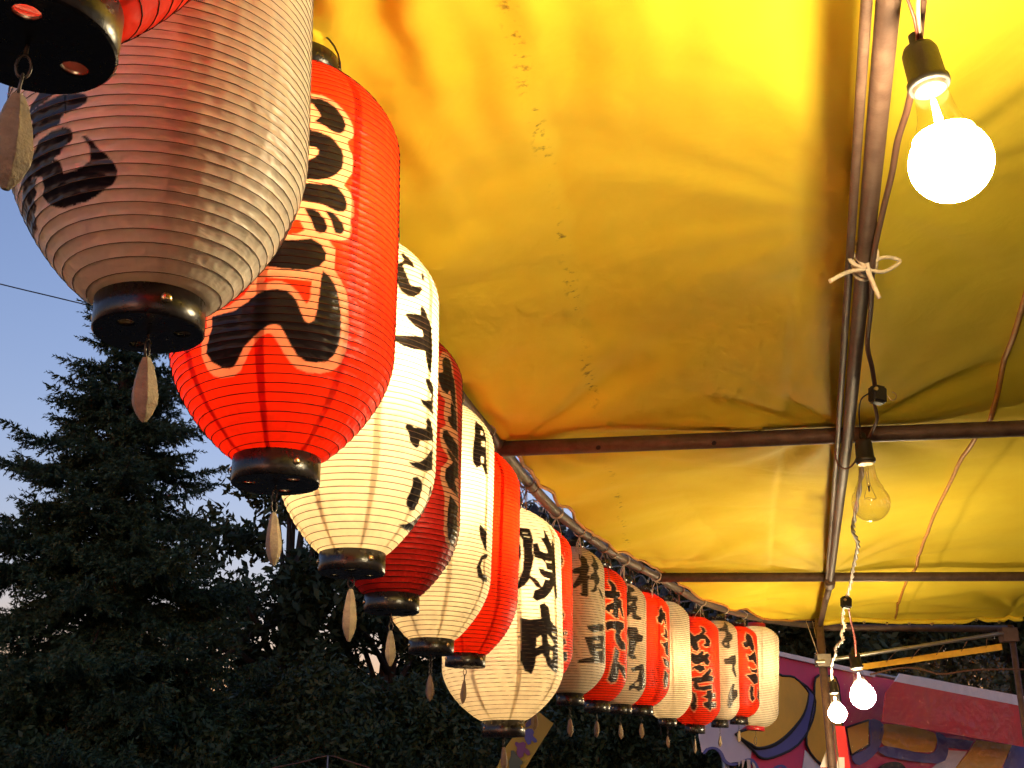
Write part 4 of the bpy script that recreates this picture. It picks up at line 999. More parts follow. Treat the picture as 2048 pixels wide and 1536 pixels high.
def make_lantern(idx):
    B, T, Rr, rc, ab, at, pw = LANTERNS[idx]
    paper, lamp, label = LSPEC[idx]
    B = Vector(B); T = Vector(T)
    ax = (T - B); Hh = ax.length; ax.normalize()
    X = Vector((1, 0, 0)); X = (X - ax * X.dot(ax)).normalized(); Yv = ax.cross(X)
    root = empty("paper_lantern", B, label, "lantern", "paper lanterns strung along the eave rail")
    root.rotation_mode = 'QUATERNION'
    root.rotation_quaternion = Matrix((X, Yv, ax)).transposed().to_quaternion()
    ch = (.62 if idx < 7 else .73 if idx == 7 else .85 if idx < 17 else .45) * rc
    hb = Hh - 2 * ch
    lf = B.y * 0.94 + (B.z - 1.5 + .3) * .342     # distance along the view axis, sets mesh detail
    red = paper[1] < 0.1
    mat = paper_mat("paper_%d" % idx, paper, PALE if red else paper, idx + 1, trans=0.30 if idx in (1, 4, 9) else 0.52, gloss=0.45 if idx in (1, 4) else 0.35)
    pitch = 0.0093 if idx < 2 else 0.0128 if idx == 7 else 0.0102
    nr = round(hb / pitch); pitch = hb / nr

    def prof(h):
        t = np.clip((h - ch) / hb, 0, 1)
        r1 = np.sin(np.minimum(t / ab, 1) * PI / 2) ** pw
        r2 = np.sin(np.minimum((1 - t) / at, 1) * PI / 2) ** pw
        return rc + (Rr - rc) * np.minimum(r1, r2) * (1 - .03 * (2 * t - 1) ** 2)

    def surf(Tg, Hg, lift):
        r = prof(Hg)
        s = ((Hg - ch) / pitch - (Tg + 1.5 * PI) / (2 * PI)) % 1.0
        ends = np.clip(np.minimum(Hg - ch, Hh - ch - Hg) / .02, 0, 1)
        # paper is drawn in between turns of the rib, with small irregular puckers
        puck = 1 + .35 * np.sin(Tg * 23 + Hg * 61 + idx) + .25 * np.sin(Tg * 51 - Hg * 37)
        r = r - ends * 0.0010 * np.sin(PI * s) * puck + lift
        # slight out-of-round
        r = r * (1 + .006 * np.sin(2 * Tg + idx) + .004 * np.sin(3 * Tg + Hg * 9 + idx * 2))
        return r

    th0 = -1.5 * PI
    dth = 2 * PI / NPANEL
    ph = (idx * 0.37) % dth
    txt = INK.get(idx, [])
    tmin = tmax = None
    if txt:
        allt = np.concatenate([np.array(P)[0::2] for _, P in txt]); tmin, tmax = allt.min() - .12, allt.max() + .12
    fine = max(0.0011, 1.15 * lf / 1100)
    for k in range(NPANEL):
        a0 = th0 + ph + k * dth
        a1 = a0 + dth + 0.085
        shift = 0.0
        has = txt and not (a1 < tmin or a0 > tmax)
        wrap = txt and not has and not (a1 - 2 * PI < tmin or a0 - 2 * PI > tmax)
        if has or wrap:
            nc = max(12, int((a1 - a0) * Rr / fine)); nrow = max(nr * 6, int(hb / fine))
        else:
            nc = 14; nrow = nr * (6 if lf < 2.2 else 4)
        t1 = np.linspace(a0, a1, nc + 1); h1 = np.linspace(ch, Hh - ch, nrow + 1)
        Hg, Tg = np.meshgrid(h1, t1, indexing='ij')
        lift = 0.0007 * (Tg - a0) / (a1 - a0)
        r = surf(Tg, Hg, lift)
        V = np.stack([r * np.cos(Tg), r * np.sin(Tg), Hg], -1).reshape(-1, 3)
        i = np.arange(nrow)[:, None] * (nc + 1) + np.arange(nc)[None, :]
        F = np.stack([i, i + 1, i + nc + 2, i + nc + 1], -1).reshape(-1, 4)
        me = mesh_np("paper_panel", V, F)
        att = me.attributes.new('ink', 'FLOAT_COLOR', 'POINT')
        if has or wrap:
            Ti = Tg if has else Tg - 2 * PI
            bl, pa = ink_layer(idx, Ti, Hg, Rr)
            if has and a1 > th0 + 2 * PI:
                b2, p2 = ink_layer(idx, Tg - 2 * PI, Hg, Rr); bl = np.maximum(bl, b2); pa = np.maximum(pa, p2)
            cdat = np.stack([bl, pa, np.zeros_like(bl), np.ones_like(bl)], -1).astype(np.float32)
        else:
            cdat = np.zeros((len(V), 4), np.float32); cdat[:, 3] = 1
        att.data.foreach_set('color', np.ascontiguousarray(cdat).ravel())
        link("paper_panel", me, mat, root)
    # one long rib wire wound up the inside
    seg = 40 if lf < 3 else 24
    m_ = nr * seg
    hs = np.linspace(ch + .002, Hh - ch - .002, m_ + 1)
    tg = ((hs - ch) / pitch) * 2 * PI - 1.5 * PI
    rr_ = prof(hs) * (1 + .006 * np.sin(2 * tg + idx) + .004 * np.sin(3 * tg + hs * 9 + idx * 2)) + .0008
    rw = 0.00042 if idx < 2 else 0.00045 + 0.00014 * lf
    ctr = np.stack([rr_ * np.cos(tg), rr_ * np.sin(tg), hs], -1)
    rad = np.stack([np.cos(tg), np.sin(tg), 0 * tg], -1)
    V = np.stack([ctr + rad * rw, ctr + np.array([0, 0, rw]), ctr - rad * rw, ctr - np.array([0, 0, rw])], 1).reshape(-1, 3)
    i = np.arange(m_)[:, None] * 4 + np.arange(4)[None, :]
    j = np.arange(m_)[:, None] * 4 + np.array([1, 2, 3, 0])[None, :]
    F = np.stack([i, j, j + 4, i + 4], -1).reshape(-1, 4)
    link("rib_wire", mesh_np("rib_wire", V, F), M['rib_red'] if red else M['rib_white'], root)
    # caps, rivets
    capm = M['redcap'] if idx == 17 else M['lacquer']
    me1, me2 = cap_meshes(rc, ch, idx)
    me1.materials.append(capm); me2.materials.append(capm)
    bc = link("bottom_cap", me1, None, root)
    tcp = link("top_cap", me2, None, root, (0, 0, Hh))
    for k in range(3):
        a = -1.05 + k * 2 * PI / 3 + idx * .07
        rv = link("rivet", RIVET, None, bc)
        rv.location = (rc * 1.03 * math.cos(a), rc * 1.03 * math.sin(a), ch * .55)
        rv.rotation_euler = (0, R(90), a)
        if k < 2:
            rv2 = link("rivet", RIVET, None, tcp)
            a = k * PI
            rv2.location = (rc * 1.03 * math.cos(a), rc * 1.03 * math.sin(a), -ch * .5); rv2.rotation_euler = (0, R(90), a)
    # bail: wire arch from rivet to rivet, hooked over the rail
    hgt = rc * 1.1
    arch = [(rc * 1.06 * math.cos(a), 0.0, Hh - ch * .5 + (hgt + ch * .5) * math.sin(a)) for a in np.linspace(0, PI, 16)]
    G().tube(arch, 0.0016, 6).build("bail", M['wire'], root)
    # lampholder on the top cap
    G().lathe([(0.017, Hh - .02), (0.019, Hh), (0.019, Hh + .022), (0.012, Hh + .032), (0.006, Hh + .04)], 14).build("lampholder", M['socket'], root)
    if lamp > 0:  # fried noodle and narrow beige lanterns: lamp is only an added brightener
        lm = bpy.data.materials.get("lantern_lamp_%d" % idx) or emitter("lantern_lamp_%d" % idx, WARM, 25.0 * lamp * (Rr / .145) ** 2)
        me = mesh_py("bulb", bulb_g.V, bulb_g.F, True); me.materials.append(lm)
        link("bulb", me, None, root, (0, 0, ch + hb * (.58 if idx not in (13,) else .45)))
    # hook, chain and weight
    s = rc / 0.055
    if idx == 17:
        loopp = [(0.008 * math.sin(a), 0, -.062 + .024 * math.cos(a)) for a in [2 * PI * q / 16 for q in range(16)]]
        G().tube([(0, 0, .004), (0.003, 0, -.02), (0, 0, -.04)], .001, 6).tube(loopp, .0016, 6, closed=True).build("pull_loop", M['wire'], root)
    else:
        short = idx in (1, 3, 7)
        G().tube([(0, 0, 0.006), (0, 0, -0.006)], 0.0012, 6).build("hook", M['wire'], root)
        nl = 1 if short else 2 + (idx % 2)
        if idx == 0: nl = 2
        z = -0.010
        ls = s * (1.0 if not short else 1.2)
        for q in range(nl):
            lk = link("chain_link", LINK, None, root, (0, 0, z - .004))
            lk.rotation_euler = (0.05, 0, 0.5 + q * PI / 2 + idx)
            lk.scale = (ls, ls, ls)
            z -= 0.0145 * ls
        w_ = link("weight", weight_mesh(0 if idx in (0, 1, 2, 3, 4) else 1), None, root, (0, 0, z + .002))
        w_.rotation_euler = (random.uniform(-.06, .06), random.uniform(-.06, .06), [0.75, 0.35, 1.4][idx % 3] + idx * .2)
        ws = s * (0.74 if idx not in (6, 5) else .66) * (1.25 if idx in (3,) else 1)
        if idx == 7: ws = 0.85
        w_.scale = (ws, ws, ws)
    # cord tying the bail to the rail
    top = root.matrix_world if False else None
    return root, B, T, ax, Hh, rc


ROW = [make_lantern(i) for i in range(len(LANTERNS))]

# hanging cords from each lantern's bail to the rail
row_words = ["first", "second", "third", "fourth", "fifth", "sixth", "seventh", "eighth", "ninth", "tenth", "eleventh", "twelfth",
             "thirteenth", "fourteenth", "fifteenth", "sixteenth", "seventeenth", "eighteenth"]
for i, (root, B, T, ax, Hh, rc) in enumerate(ROW):
    top = T + ax * rc * 1.1
    q = min(rail_path, key=lambda p: (Vector((p.x, p.y)) - Vector((top.x, top.y))).length)
    g = G()
    g.tube(spline([top - Vector((0, 0, .004)), (top + q) / 2 + Vector((0, 0, .012)), q + Vector((0, 0, .027)), q + Vector((.027, -.01, 0)), q + Vector((0, 0, -.027)), (top + q) / 2 - Vector((0, 0, .01)), top - Vector((0, 0, .004))], 4), .0022, 5)
    for m_ in range(3):
        L_ = random.uniform(.05, .13); d = Vector((random.uniform(-.04, .04), random.uniform(-.04, .04), 0))
        s0 = (top + q) / 2
        g.tube(spline([s0, s0 + d * .6 + Vector((0, 0, -L_ * .4)), s0 + d + Vector((0, 0, -L_))], 4), .0016, 5)
    o = g.build("hanging_cord", M['string_dark'] if i % 2 else M['string'])
    tag(o, "cord tying the %s lantern from the camera to the eave rail" % row_words[i], "cord", "cords holding the lanterns")

# supply cable sagging from lampholder to lampholder
pts = []
for i, (root, B, T, ax, Hh, rc) in enumerate(ROW):
    p = T + ax * .045
    if pts:
        mid = (pts[-1] + p) / 2 + Vector((-.01, 0, -.035)); pts.append(mid)
    pts.append(p)
o = G().tube(spline(pts, 6), .004, 8).build("supply_cable", M['socket'])
tag(o, "black supply cable looping between the lantern tops under the rail", "cable")

# ------------------------------------------------------------------ bare bulbs on the ridge pipe
def rot_to(d):
    return Vector((0, 0, 1)).rotation_difference(Vector(d)).to_matrix()
bulb_labels = ["blazing bare bulb close to the camera, largest in the photo", "unlit clear glass bulb hanging below the pipe crossing",
               "lit bare bulb on the red wire under the lower connector", "smallest lit bare bulb beside the far post"]
def make_bulb(k):
    s, b = [Vector(p) for p in PTS['BULB%d' % (k + 1)]]
    up = (s - b).normalized()
    root = empty("light_bulb", b, bulb_labels[k], "light bulb", "bare bulbs strung under the canopy")
    root.rotation_mode = 'QUATERNION'
    root.rotation_quaternion = Vector((0, 0, 1)).rotation_difference(up)
    sc = 1.0 if k != 3 else 1.0
    globe = []
    for a in np.linspace(-PI / 2 + .02, R(40), 16):
        globe.append((0.050 * math.cos(a) * sc, 0.050 * math.sin(a) * sc))
    neck = [(0.0375, 0.038), (0.031, 0.050), (0.0255, 0.064), (0.0225, 0.080), (0.021, 0.098), (0.0205, 0.112)]
    if k == 1:
        G().lathe(globe + neck, 40, caps=False).build("glass", M['glass'], root)
        g = G()
        g.lathe([(0.006, .108), (0.0055, .085), (0.0035, .07), (0.004, .045), (0.0025, .04)], 12)
        g.build("stem", M['glass'], root)
        g = G()
        for sx in (-1, 1):
            g.tube(spline([(sx * .003, 0, .085), (sx * .004, 0, .05), (sx * .016, 0, .012)], 5), .0006, 5)
        g.tube([(0.016 * math.cos(a), .008 * math.sin(a), .010 + .002 * math.cos(3 * a)) for a in np.linspace(0.3, 5.9, 20)], .0005, 5)
        g.tube([(0, 0, .045), (0, 0, .03)], .0025, 8)
        g.build("filament", M['filament'], root)
    else:
        G().lathe(globe + neck[:1], 32, caps=False).build("glass", M['bulb_on'], root)
        G().lathe(neck, 32, caps=False).build("neck", M['glass'], root)
        G().tube([(0, 0, .033), (0, 0, .05), (0, 0, .09)], [.012, .006, .003], 10).build("filament", M['bulb_on'], root)
    # brass base and rubber holder
    G().lathe([(0.0195, .104), (0.020, .110), (0.020, .128), (0.012, .132)], 20).build("screw_base", M['brassbase'], root)
    hz = 0.112
    G().lathe([(0.0215, hz), (0.0245, hz - .004), (0.0265, hz), (0.0265, hz + .007), (0.0235, hz + .010), (0.0225, hz + .05), (0.019, hz + .058), (0.0095, hz + .060), (0.0085, hz + .078), (0.006, hz + .08)], 24).build("lampholder", M['socket'], root)
    return root
for k in range(4): make_bulb(k)

def cord(name, keys, mats, r, label, twist=False, n=8):
    g = G()
    P = spline(PTS[keys], n)
    if twist:
        for phs in (0, PI):
            q = []
            for i, p in enumerate(P):
                a = i * .9 + phs
                q.append(p + Vector((math.cos(a) * r, 0, math.sin(a) * r)))
            g.tube(q, r, 6)
    else:
        g.tube(P, r, 8)
    o = g.build(name, mats)
    return tag(o, label, "cord")
cord("power_cord", 'MAIN_CORD', M['cord_brown'], .0055, "brown twin power cord running down the ridge pipe from the near bulb")
cord("power_cord", 'CORD_1', M['cord_red'], .0022, "thin red flex entering the holder of the blazing near bulb")
cord("power_cord", 'CORD_1B', M['cord_pale'], .003, "pale flex entering the holder of the blazing near bulb")
cord("power_cord", 'CORD_B', M['cord_brown'], .0045, "short brown flex from the hooked connector to the unlit bulb")
cord("power_cord", 'CORD_B2', M['socket'], .0018, "thin black flex looping beside the unlit bulb's connector")
cord("power_cord", 'CORD_C', M['cord_pale'], .0042, "twisted pale cord hanging from the unlit bulb to the lower connector", True)
cord("power_cord", 'CORD_D', M['cord_pale'], .0045, "bright twisted cord trailing from the lower connector to the far post", True)
cord("power_cord", 'CORD_E', M['cord_red'], .004, "red wire dropping from the lower connector to a lit bulb")
# tail of the near bulb's holder up to the pipe
for k, (c, hook) in enumerate(zip(PTS['CONN'], (True, False))):
    root = empty("cord_connector", c, ["black cord connector with an open brass hook above the unlit bulb", "small black cord connector without hook in front of the yellow far panel"][k], "connector", "cord connectors")
    me = bpy.data.meshes.new("body")
    bm = bmesh.new(); bmesh.ops.create_cube(bm, size=1.0)
    for v in bm.verts: v.co = Vector((v.co.x * .040, v.co.y * .032, v.co.z * .046))
    bmesh.ops.bevel(bm, geom=list(bm.edges), offset=.006, segments=3, affect='EDGES')
    bm.to_mesh(me); bm.free()
    o = link("housing", me, M['socket'], root); o.rotation_euler = (0, 0.12, 0.3)
    G().lathe([(0.005, 0), (0.005, .006)], 10, (-.01, -.021, .008), Matrix.Rotation(R(90), 3, 'X')).build("screw", M['brassbase'], root)
    if hook:
        hp = [(.018, 0, -.002), (.026, 0, -.004), (.031, 0, -.012), (.040, 0, -.013), (.046, 0, -.006), (.045, 0, .004), (.038, 0, .008)]
        G().tube(spline(hp, 5), .0017, 8).build("hook", M['brass'], root)

# string bow on the ridge pipe
c = Vector((0.692, 1.95, RZ))
t = Vector((0.245, 0.97, 0)).normalized(); sd_ = t.cross(Vector((0, 0, 1))).normalized()
g = G()
for m_ in range(4):
    ring = []
    for a in range(20):
        an = 2 * PI * a / 20
        ring.append(c + t * (m_ * .011 - .018 + .012 * math.sin(an + m_)) + (sd_ * math.cos(an) * .0255 + Vector((0, 0, 1)) * (math.sin(an) * .036 + .012)))
    g.tube(ring, .0034, 6, closed=True)
k0 = Vector(PTS['TIE'][0]) + Vector((0, -.012, -.004))
for P in ([PTS['TIE'][1], k0, PTS['TIE'][2]], [PTS['TIE'][5], k0 + Vector((.004, 0, .003)), Vector(PTS['TIE'][2]) + Vector((.006, 0, -.018))], [k0, Vector(PTS['TIE'][3]) * .5 + k0 * .5 + Vector((0, 0, .006)), PTS['TIE'][3]]):
    g.tube(spline(P, 6), .0042, 7)
lp = Vector(PTS['TIE'][4])
g.tube(spline([k0, (k0 + lp) / 2 + Vector((0, 0, .016)), lp, (k0 + lp) / 2 + Vector((0, 0, -.014)), k0], 6), .004, 7)
lp = Vector(PTS['TIE'][1])
g.tube(spline([k0, (k0 + lp) / 2 + Vector((.014, 0, .006)), lp + Vector((0, 0, .012)), (k0 + lp) / 2 + Vector((-.014, 0, -.004)), k0], 6), .0038, 7)
tag(g.build("string_bow", M['string']), "pale string bow lashed round the ridge pipe", "string")
# wire loop round the pipe at the crossing
ring = [Vector((1.02, 3.22, RZ)) + Vector((.034 * math.cos(a), .03 * math.sin(a), -.045 * math.sin(a) - .01)) for a in np.linspace(0, 2 * PI, 20)[:-1]]
tag(G().tube(ring, .0028, 6, closed=True).build("wire_tie", M['string_dark']), "brown wire loop hanging at the pipe crossing by the unlit bulb", "wire tie")
for k, nm in enumerate(('GUY', 'GUY2')):
    tag(G().tube(PTS[nm], .0028, 5).build("guy_string", M['string']), ["outer thin string from the canopy hem to the post clamp", "inner thin string from the canopy hem to the post clamp"][k], "string", "strings at the far post")
tag(G().tube(spline(PTS['SAGWIRE'], 8), .006, 6).build("sagging_wire", M['cord_brown']), "brown wire sagging across the clear plastic curtain", "wire")

# ------------------------------------------------------------------ clear plastic curtain at the far side
M['plastic'] = thin_glass('clear_plastic', (0.96, 0.94, 0.92), 0.03, 0.03, 0.8, 14.0, edge=False)
def curtain():
    nx, nz = 200, 180
    x = np.linspace(2.19, 3.29, nx); 
    ztop = np.interp(x, [2.185, 3.359], [2.218, 2.38])
    t = np.linspace(0, 1, nz)
    X = np.repeat(x[None, :], nz, 0)
    Z = ztop[None, :] * (1 - t[:, None]) + 0.9 * t[:, None]
    Y = np.zeros_like(X)
    for i in range(nz):
        for j in range(nx):
            p = Vector((X[i, j] * 3.2, 0.0, Z[i, j] * 2.4))
            Y[i, j] = 7.50 + .030 * noise.noise(p) + .014 * abs(noise.noise(p * 3.1 + Vector((5, 2, 1)))) + .010 * abs(noise.noise(p * 7.0)) + .011 * abs(noise.noise(p * 15.0))
    V = np.stack([X, Y, Z], -1).reshape(-1, 3)
    i = np.arange(nz - 1)[:, None] * nx + np.arange(nx - 1)[None, :]
    return V, np.stack([i, i + nx, i + nx + 1, i + 1], -1).reshape(-1, 4)
V, F = curtain()
curt = link("plastic_curtain", mesh_np("plastic_curtain", V, F), M['plastic'])
tag(curt, "crumpled clear plastic curtain with a yellow top hem, sparkling behind the lit bulbs", "curtain")
M['yellow_hem'] = simple('yellow_hem', (0.80, 0.46, 0.04), 0.55, 0, 0.2, 20)
g = G()
a, b = Vector(PTS['HEM'][0]), Vector(PTS['HEM'][1])
g.add([a + Vector((-.1, .05, -.042)), b + Vector((0, .05, -.03)), b + Vector((0, .05, .012)), a + Vector((-.1, .05, -.004)),
       a + Vector((-.1, .056, -.042)), b + Vector((0, .056, -.03)), b + Vector((0, .056, .012)), a + Vector((-.1, .056, -.004))],
      [(0, 1, 2, 3), (7, 6, 5, 4), (0, 4, 5, 1), (1, 5, 6, 2), (2, 6, 7, 3), (3, 7, 4, 0)])
g.build("hem_strip", M['yellow_hem'], curt, smooth=False)
for k in range(5):
    p = a.lerp(b, .12 + k * .19) + Vector((0, .05, .0))
    q = Vector(PTS['PIPE'][0]).lerp(Vector(PTS['PIPE'][1]), min(1, max(0, (p.x - 1.976) / 1.145)))
    G().tube([p, q], .0022, 5).build("hem_string", M['string_dark'], curt)

# ------------------------------------------------------------------ neighbouring stall: painted sheet and red band
SA = Vector((2.45, 10.2, 0)); SD = Vector((0.62101, 0.78380, 0)); SN = Vector((0.78380, -0.62101, 0))
def sframe(off):
    def f(u, z, d): return tuple(SA + SD * u + SN * (off + d) + Vector((0, 0, z)))
    return f
M['pink'] = simple('pink_sheet', (0.72, 0.055, 0.15), 0.7, 0, 0.2, 2.5, 0.3, 12)
M['lavender'] = simple('lavender_print', (0.56, 0.49, 0.58), 0.7, 0, 0.15, 3)
M['syellow'] = simple('ochre_print', (0.85, 0.46, 0.04), 0.7, 0, 0.2, 3)
M['navy'] = simple('navy_print', (0.10, 0.10, 0.30), 0.7, 0, 0.2, 3)
M['dark'] = simple('black_outline', (0.012, 0.010, 0.012), 0.7, 0, 0.2, 3)
M['white'] = simple('white_cloth', (0.80, 0.76, 0.72), 0.7, 0, 0.15, 4)
M['redcloth'] = simple('red_cloth', (0.72, 0.018, 0.02), 0.65, 0, 0.3, 2.2, 0.5, 9)
M['tooth'] = simple('pale_print', (0.62, 0.50, 0.42), 0.7, 0, 0.15, 4)
root = empty("stall_sheet", SA + Vector((0, 0, 0)), "pink painted stall sheet with big ochre and navy lettering beyond the far lantern", "stall sheet")
def sign_part(key, name, mat, d0, d1, outline=False):
    poly = SIGN[key]
    if key in ('yel1', 'navy1', 'wave', 'yel3', 'navy3', 'blue_arc', 'dark_round', 'yel2', 'navy2b'):
        poly = [(q.x, q.y) for q in spline([(u, z, 0) for u, z in poly], 3, True)]
    f = sframe(0.0)
    loc = Vector(root.location)
    fr = lambda u, z, d: tuple(Vector(f(u, z, d)) - loc)
    o = G().prism(list(poly), d0, d1, fr).build(name, mat, root, smooth=False)
    if outline:
        G().tube([fr(u, z, d1) for u, z in poly], .011, 6, closed=True).build("outline", M['dark'], o)
    return o
sign_part('pink', "sheet", M['pink'], -0.01, 0.0)
sign_part('lav', "lavender_panel", M['lavender'], 0.006, 0.014)
sign_part('wave', "wavy_border", M['navy'], 0.018, 0.026)
sign_part('navy1', "navy_stroke", M['navy'], 0.018, 0.026, True)
sign_part('yel1', "ochre_stroke", M['syellow'], 0.032, 0.040, True)
sign_part('yel2', "ochre_stroke", M['syellow'], 0.018, 0.026, True)
sign_part('white2', "white_stroke", M['white'], 0.006, 0.012)
sign_part('navy2', "navy_stroke", M['navy'], 0.006, 0.012)
sign_part('yel2b', "ochre_stroke", M['syellow'], 0.006, 0.012, True)
sign_part('navy2b', "navy_stroke", M['navy'], 0.018, 0.026)
sign_part('yel3', "ochre_stroke", M['syellow'], 0.018, 0.026)
sign_part('navy3', "navy_stroke", M['navy'], 0.032, 0.040)
sign_part('navy5', "navy_stroke", M['navy'], 0.006, 0.012)
sign_part('yel4', "ochre_stroke", M['syellow'], 0.018, 0.026)
sign_part('white4', "white_stroke", M['white'], 0.006, 0.012)
sign_part('navy6', "navy_stroke", M['navy'], 0.006, 0.012)
sign_part('dark_round', "dark_disc", M['dark'], 0.046, 0.054)
sign_part('blue_arc', "navy_stroke", M['navy'], 0.006, 0.012)
for k in range(4): sign_part('tooth%d' % k, "pale_stripe", M['tooth'], 0.032, 0.038)
sign_part('white_edge', "top_strip", M['white'], 0.006, 0.03)
f0 = sframe(0.0)
loc = Vector(root.location)
for u in (-1.1, 9.0):
    G().tube([Vector(f0(u, 0, -.06)) - loc, Vector(f0(u, 2.62, -.06)) - loc], .03, 10).build("post", M['galv'], root)
G().tube([Vector(f0(-1.3, 2.6, -.04)) - loc, Vector(f0(9.2, 2.59, -.04)) - loc], .025, 10).build("top_pipe", M['galv'], root)
red = empty("awning_band", Vector(sframe(.5)(2.0, 0, 0)), "deep red awning band with a white top border behind the plastic curtain", "awning")
loc2 = Vector(red.location); f5 = sframe(.5)
fr5 = lambda u, z, d: tuple(Vector(f5(u, z, d)) - loc2)
G().prism(list(SIGN['red_band']), 0, .01, fr5).build("red_cloth", M['redcloth'], red, smooth=False)
G().prism(list(SIGN['band_white']), .002, .014, fr5).build("white_border", M['white'], red, smooth=False)
G().tube([Vector(f5(2.1, 2.52, -.02)) - loc2, Vector(f5(9.0, 2.52, -.02)) - loc2], .02, 8).build("pole", M['galv'], red)
for u in (8.95,):
    G().tube([Vector(f5(u, 0, -.02)) - loc2, Vector(f5(u, 2.55, -.02)) - loc2], .025, 8).build("post", M['galv'], red)
# red and white pennant by the post
P = [Vector(p) for p in PTS['PENN']]
pen = empty("pennant", (2.02, 7.31, 0), "red and white cloth strip hanging under the smallest lit bulb", "pennant")
lp = Vector(pen.location)
fp = lambda u, z, d: (u - lp.x, 7.31 - d - lp.y, z - lp.z)
G().prism([(p.x, p.z) for p in P] , 0, .004, fp).build("red_cloth", M['redcloth'], pen, smooth=False)
G().prism([(1.93, 1.60), (1.985, 1.60), (2.02, 1.70), (1.995, 1.73)], .005, .008, fp).build("white_patch", M['white'], pen, smooth=False)
G().prism([(2.03, 1.59), (2.085, 1.59), (2.09, 1.66), (2.05, 1.66)], .005, .008, fp).build("white_patch", M['white'], pen, smooth=False)
G().tube([(2.045 - lp.x, 0, 1.86 - lp.z), (2.075 - lp.x, 0, 0 - lp.z)], .009, 8).build("pole", M['galv'], pen)

# yellow board with coloured puzzle figures, leaning in the shrubs
M['board'] = simple('yellow_board', (0.26, 0.19, 0.008), 0.6, 0, 0.15, 6)
figm = {'blue_figure': simple('blue_paint', (0.012, 0.03, 0.20), .5), 'purple_figure': simple('purple_paint', (0.09, 0.008, 0.10), .5), 'green_figure': simple('green_paint', (0.006, 0.04, 0.025), .5), 'navy_patch': simple('navy_paint', (0.01, 0.01, 0.07), .5)}
pb = empty("puzzle_board", (0.05, 9.0, 0), "tilted yellow board with blue, purple and green puzzle figures below the largest lantern", "board")
lb = Vector(pb.location)
fb = lambda u, z, d: (u - lb.x, 9.0 - d - lb.y, z - lb.z)
for i, (nm, poly) in enumerate(PUZZLE):
    if nm == 'board': G().prism(list(poly), -.02, 0, fb).build("panel", M['board'], pb, smooth=False)
    else: G().prism(list(poly), .003 + .004 * i, .012 + .004 * i, fb).build(nm, figm[nm], pb, smooth=False)
G().tube([(0.05 - lb.x, .04, 0), (0.05 - lb.x, .04, 1.75)], .02, 8).build("stake", M['pipe'], pb)

# overhead cable, and a thin stake with wires low among the trees
tag(G().tube(spline(PTS['CABLE'], 6), .011, 6).build("overhead_cable", M['socket']), "thin dark overhead cable crossing the sky behind the spruce", "cable")
ws = empty("wire_stake", (PTS['WIREPOLE'][0][0], 9.0, 0), "thin stake carrying slack wires in front of the dark trees", "stake")
lw_ = Vector(ws.location)
G().tube([Vector(PTS['WIREPOLE'][0]) - lw_, Vector((0, 0, 0))], .006, 6).build("stake", M['galv'], ws)
G().tube([p - lw_ for p in spline(PTS['WIRE'], 6)], .004, 5).build("wire", M['cord_brown'], ws)

# ------------------------------------------------------------------ trees
def needle_tris(P, D, n, ln, w, rg):
    """n needles round each sprig axis; P sprig base, D unit axis * length"""
    m = len(P)
    L = np.linalg.norm(D, axis=1, keepdims=True); A = D / L
    ref = np.tile(np.array([[0.0, 0.0, 1.0]]), (m, 1)); ref[np.abs(A[:, 2]) > .9] = (1, 0, 0)
    S = np.cross(A, ref); S /= np.linalg.norm(S, axis=1, keepdims=True); U = np.cross(S, A)
    out = []
    for k in range(n):
        t = (k + rg.random((m, 1))) / n
        a = rg.uniform(0, 2 * PI, (m, 1))
        side = S * np.cos(a) + U * np.sin(a)
        b = P + D * t
        tip = b + (side * .75 + A * .75) * ln * rg.uniform(.7, 1.25, (m, 1)) * (1.15 - .45 * t)
        wv = np.cross(side, A) * w
        out.append(np.stack([b - wv - A * w, b + wv + A * w, tip], 1))
    # the twig itself
    out.append(np.stack([P - S * w * .5, P + S * w * .5, P + D], 1))
    V = np.concatenate(out, 0).reshape(-1, 3)
    return V


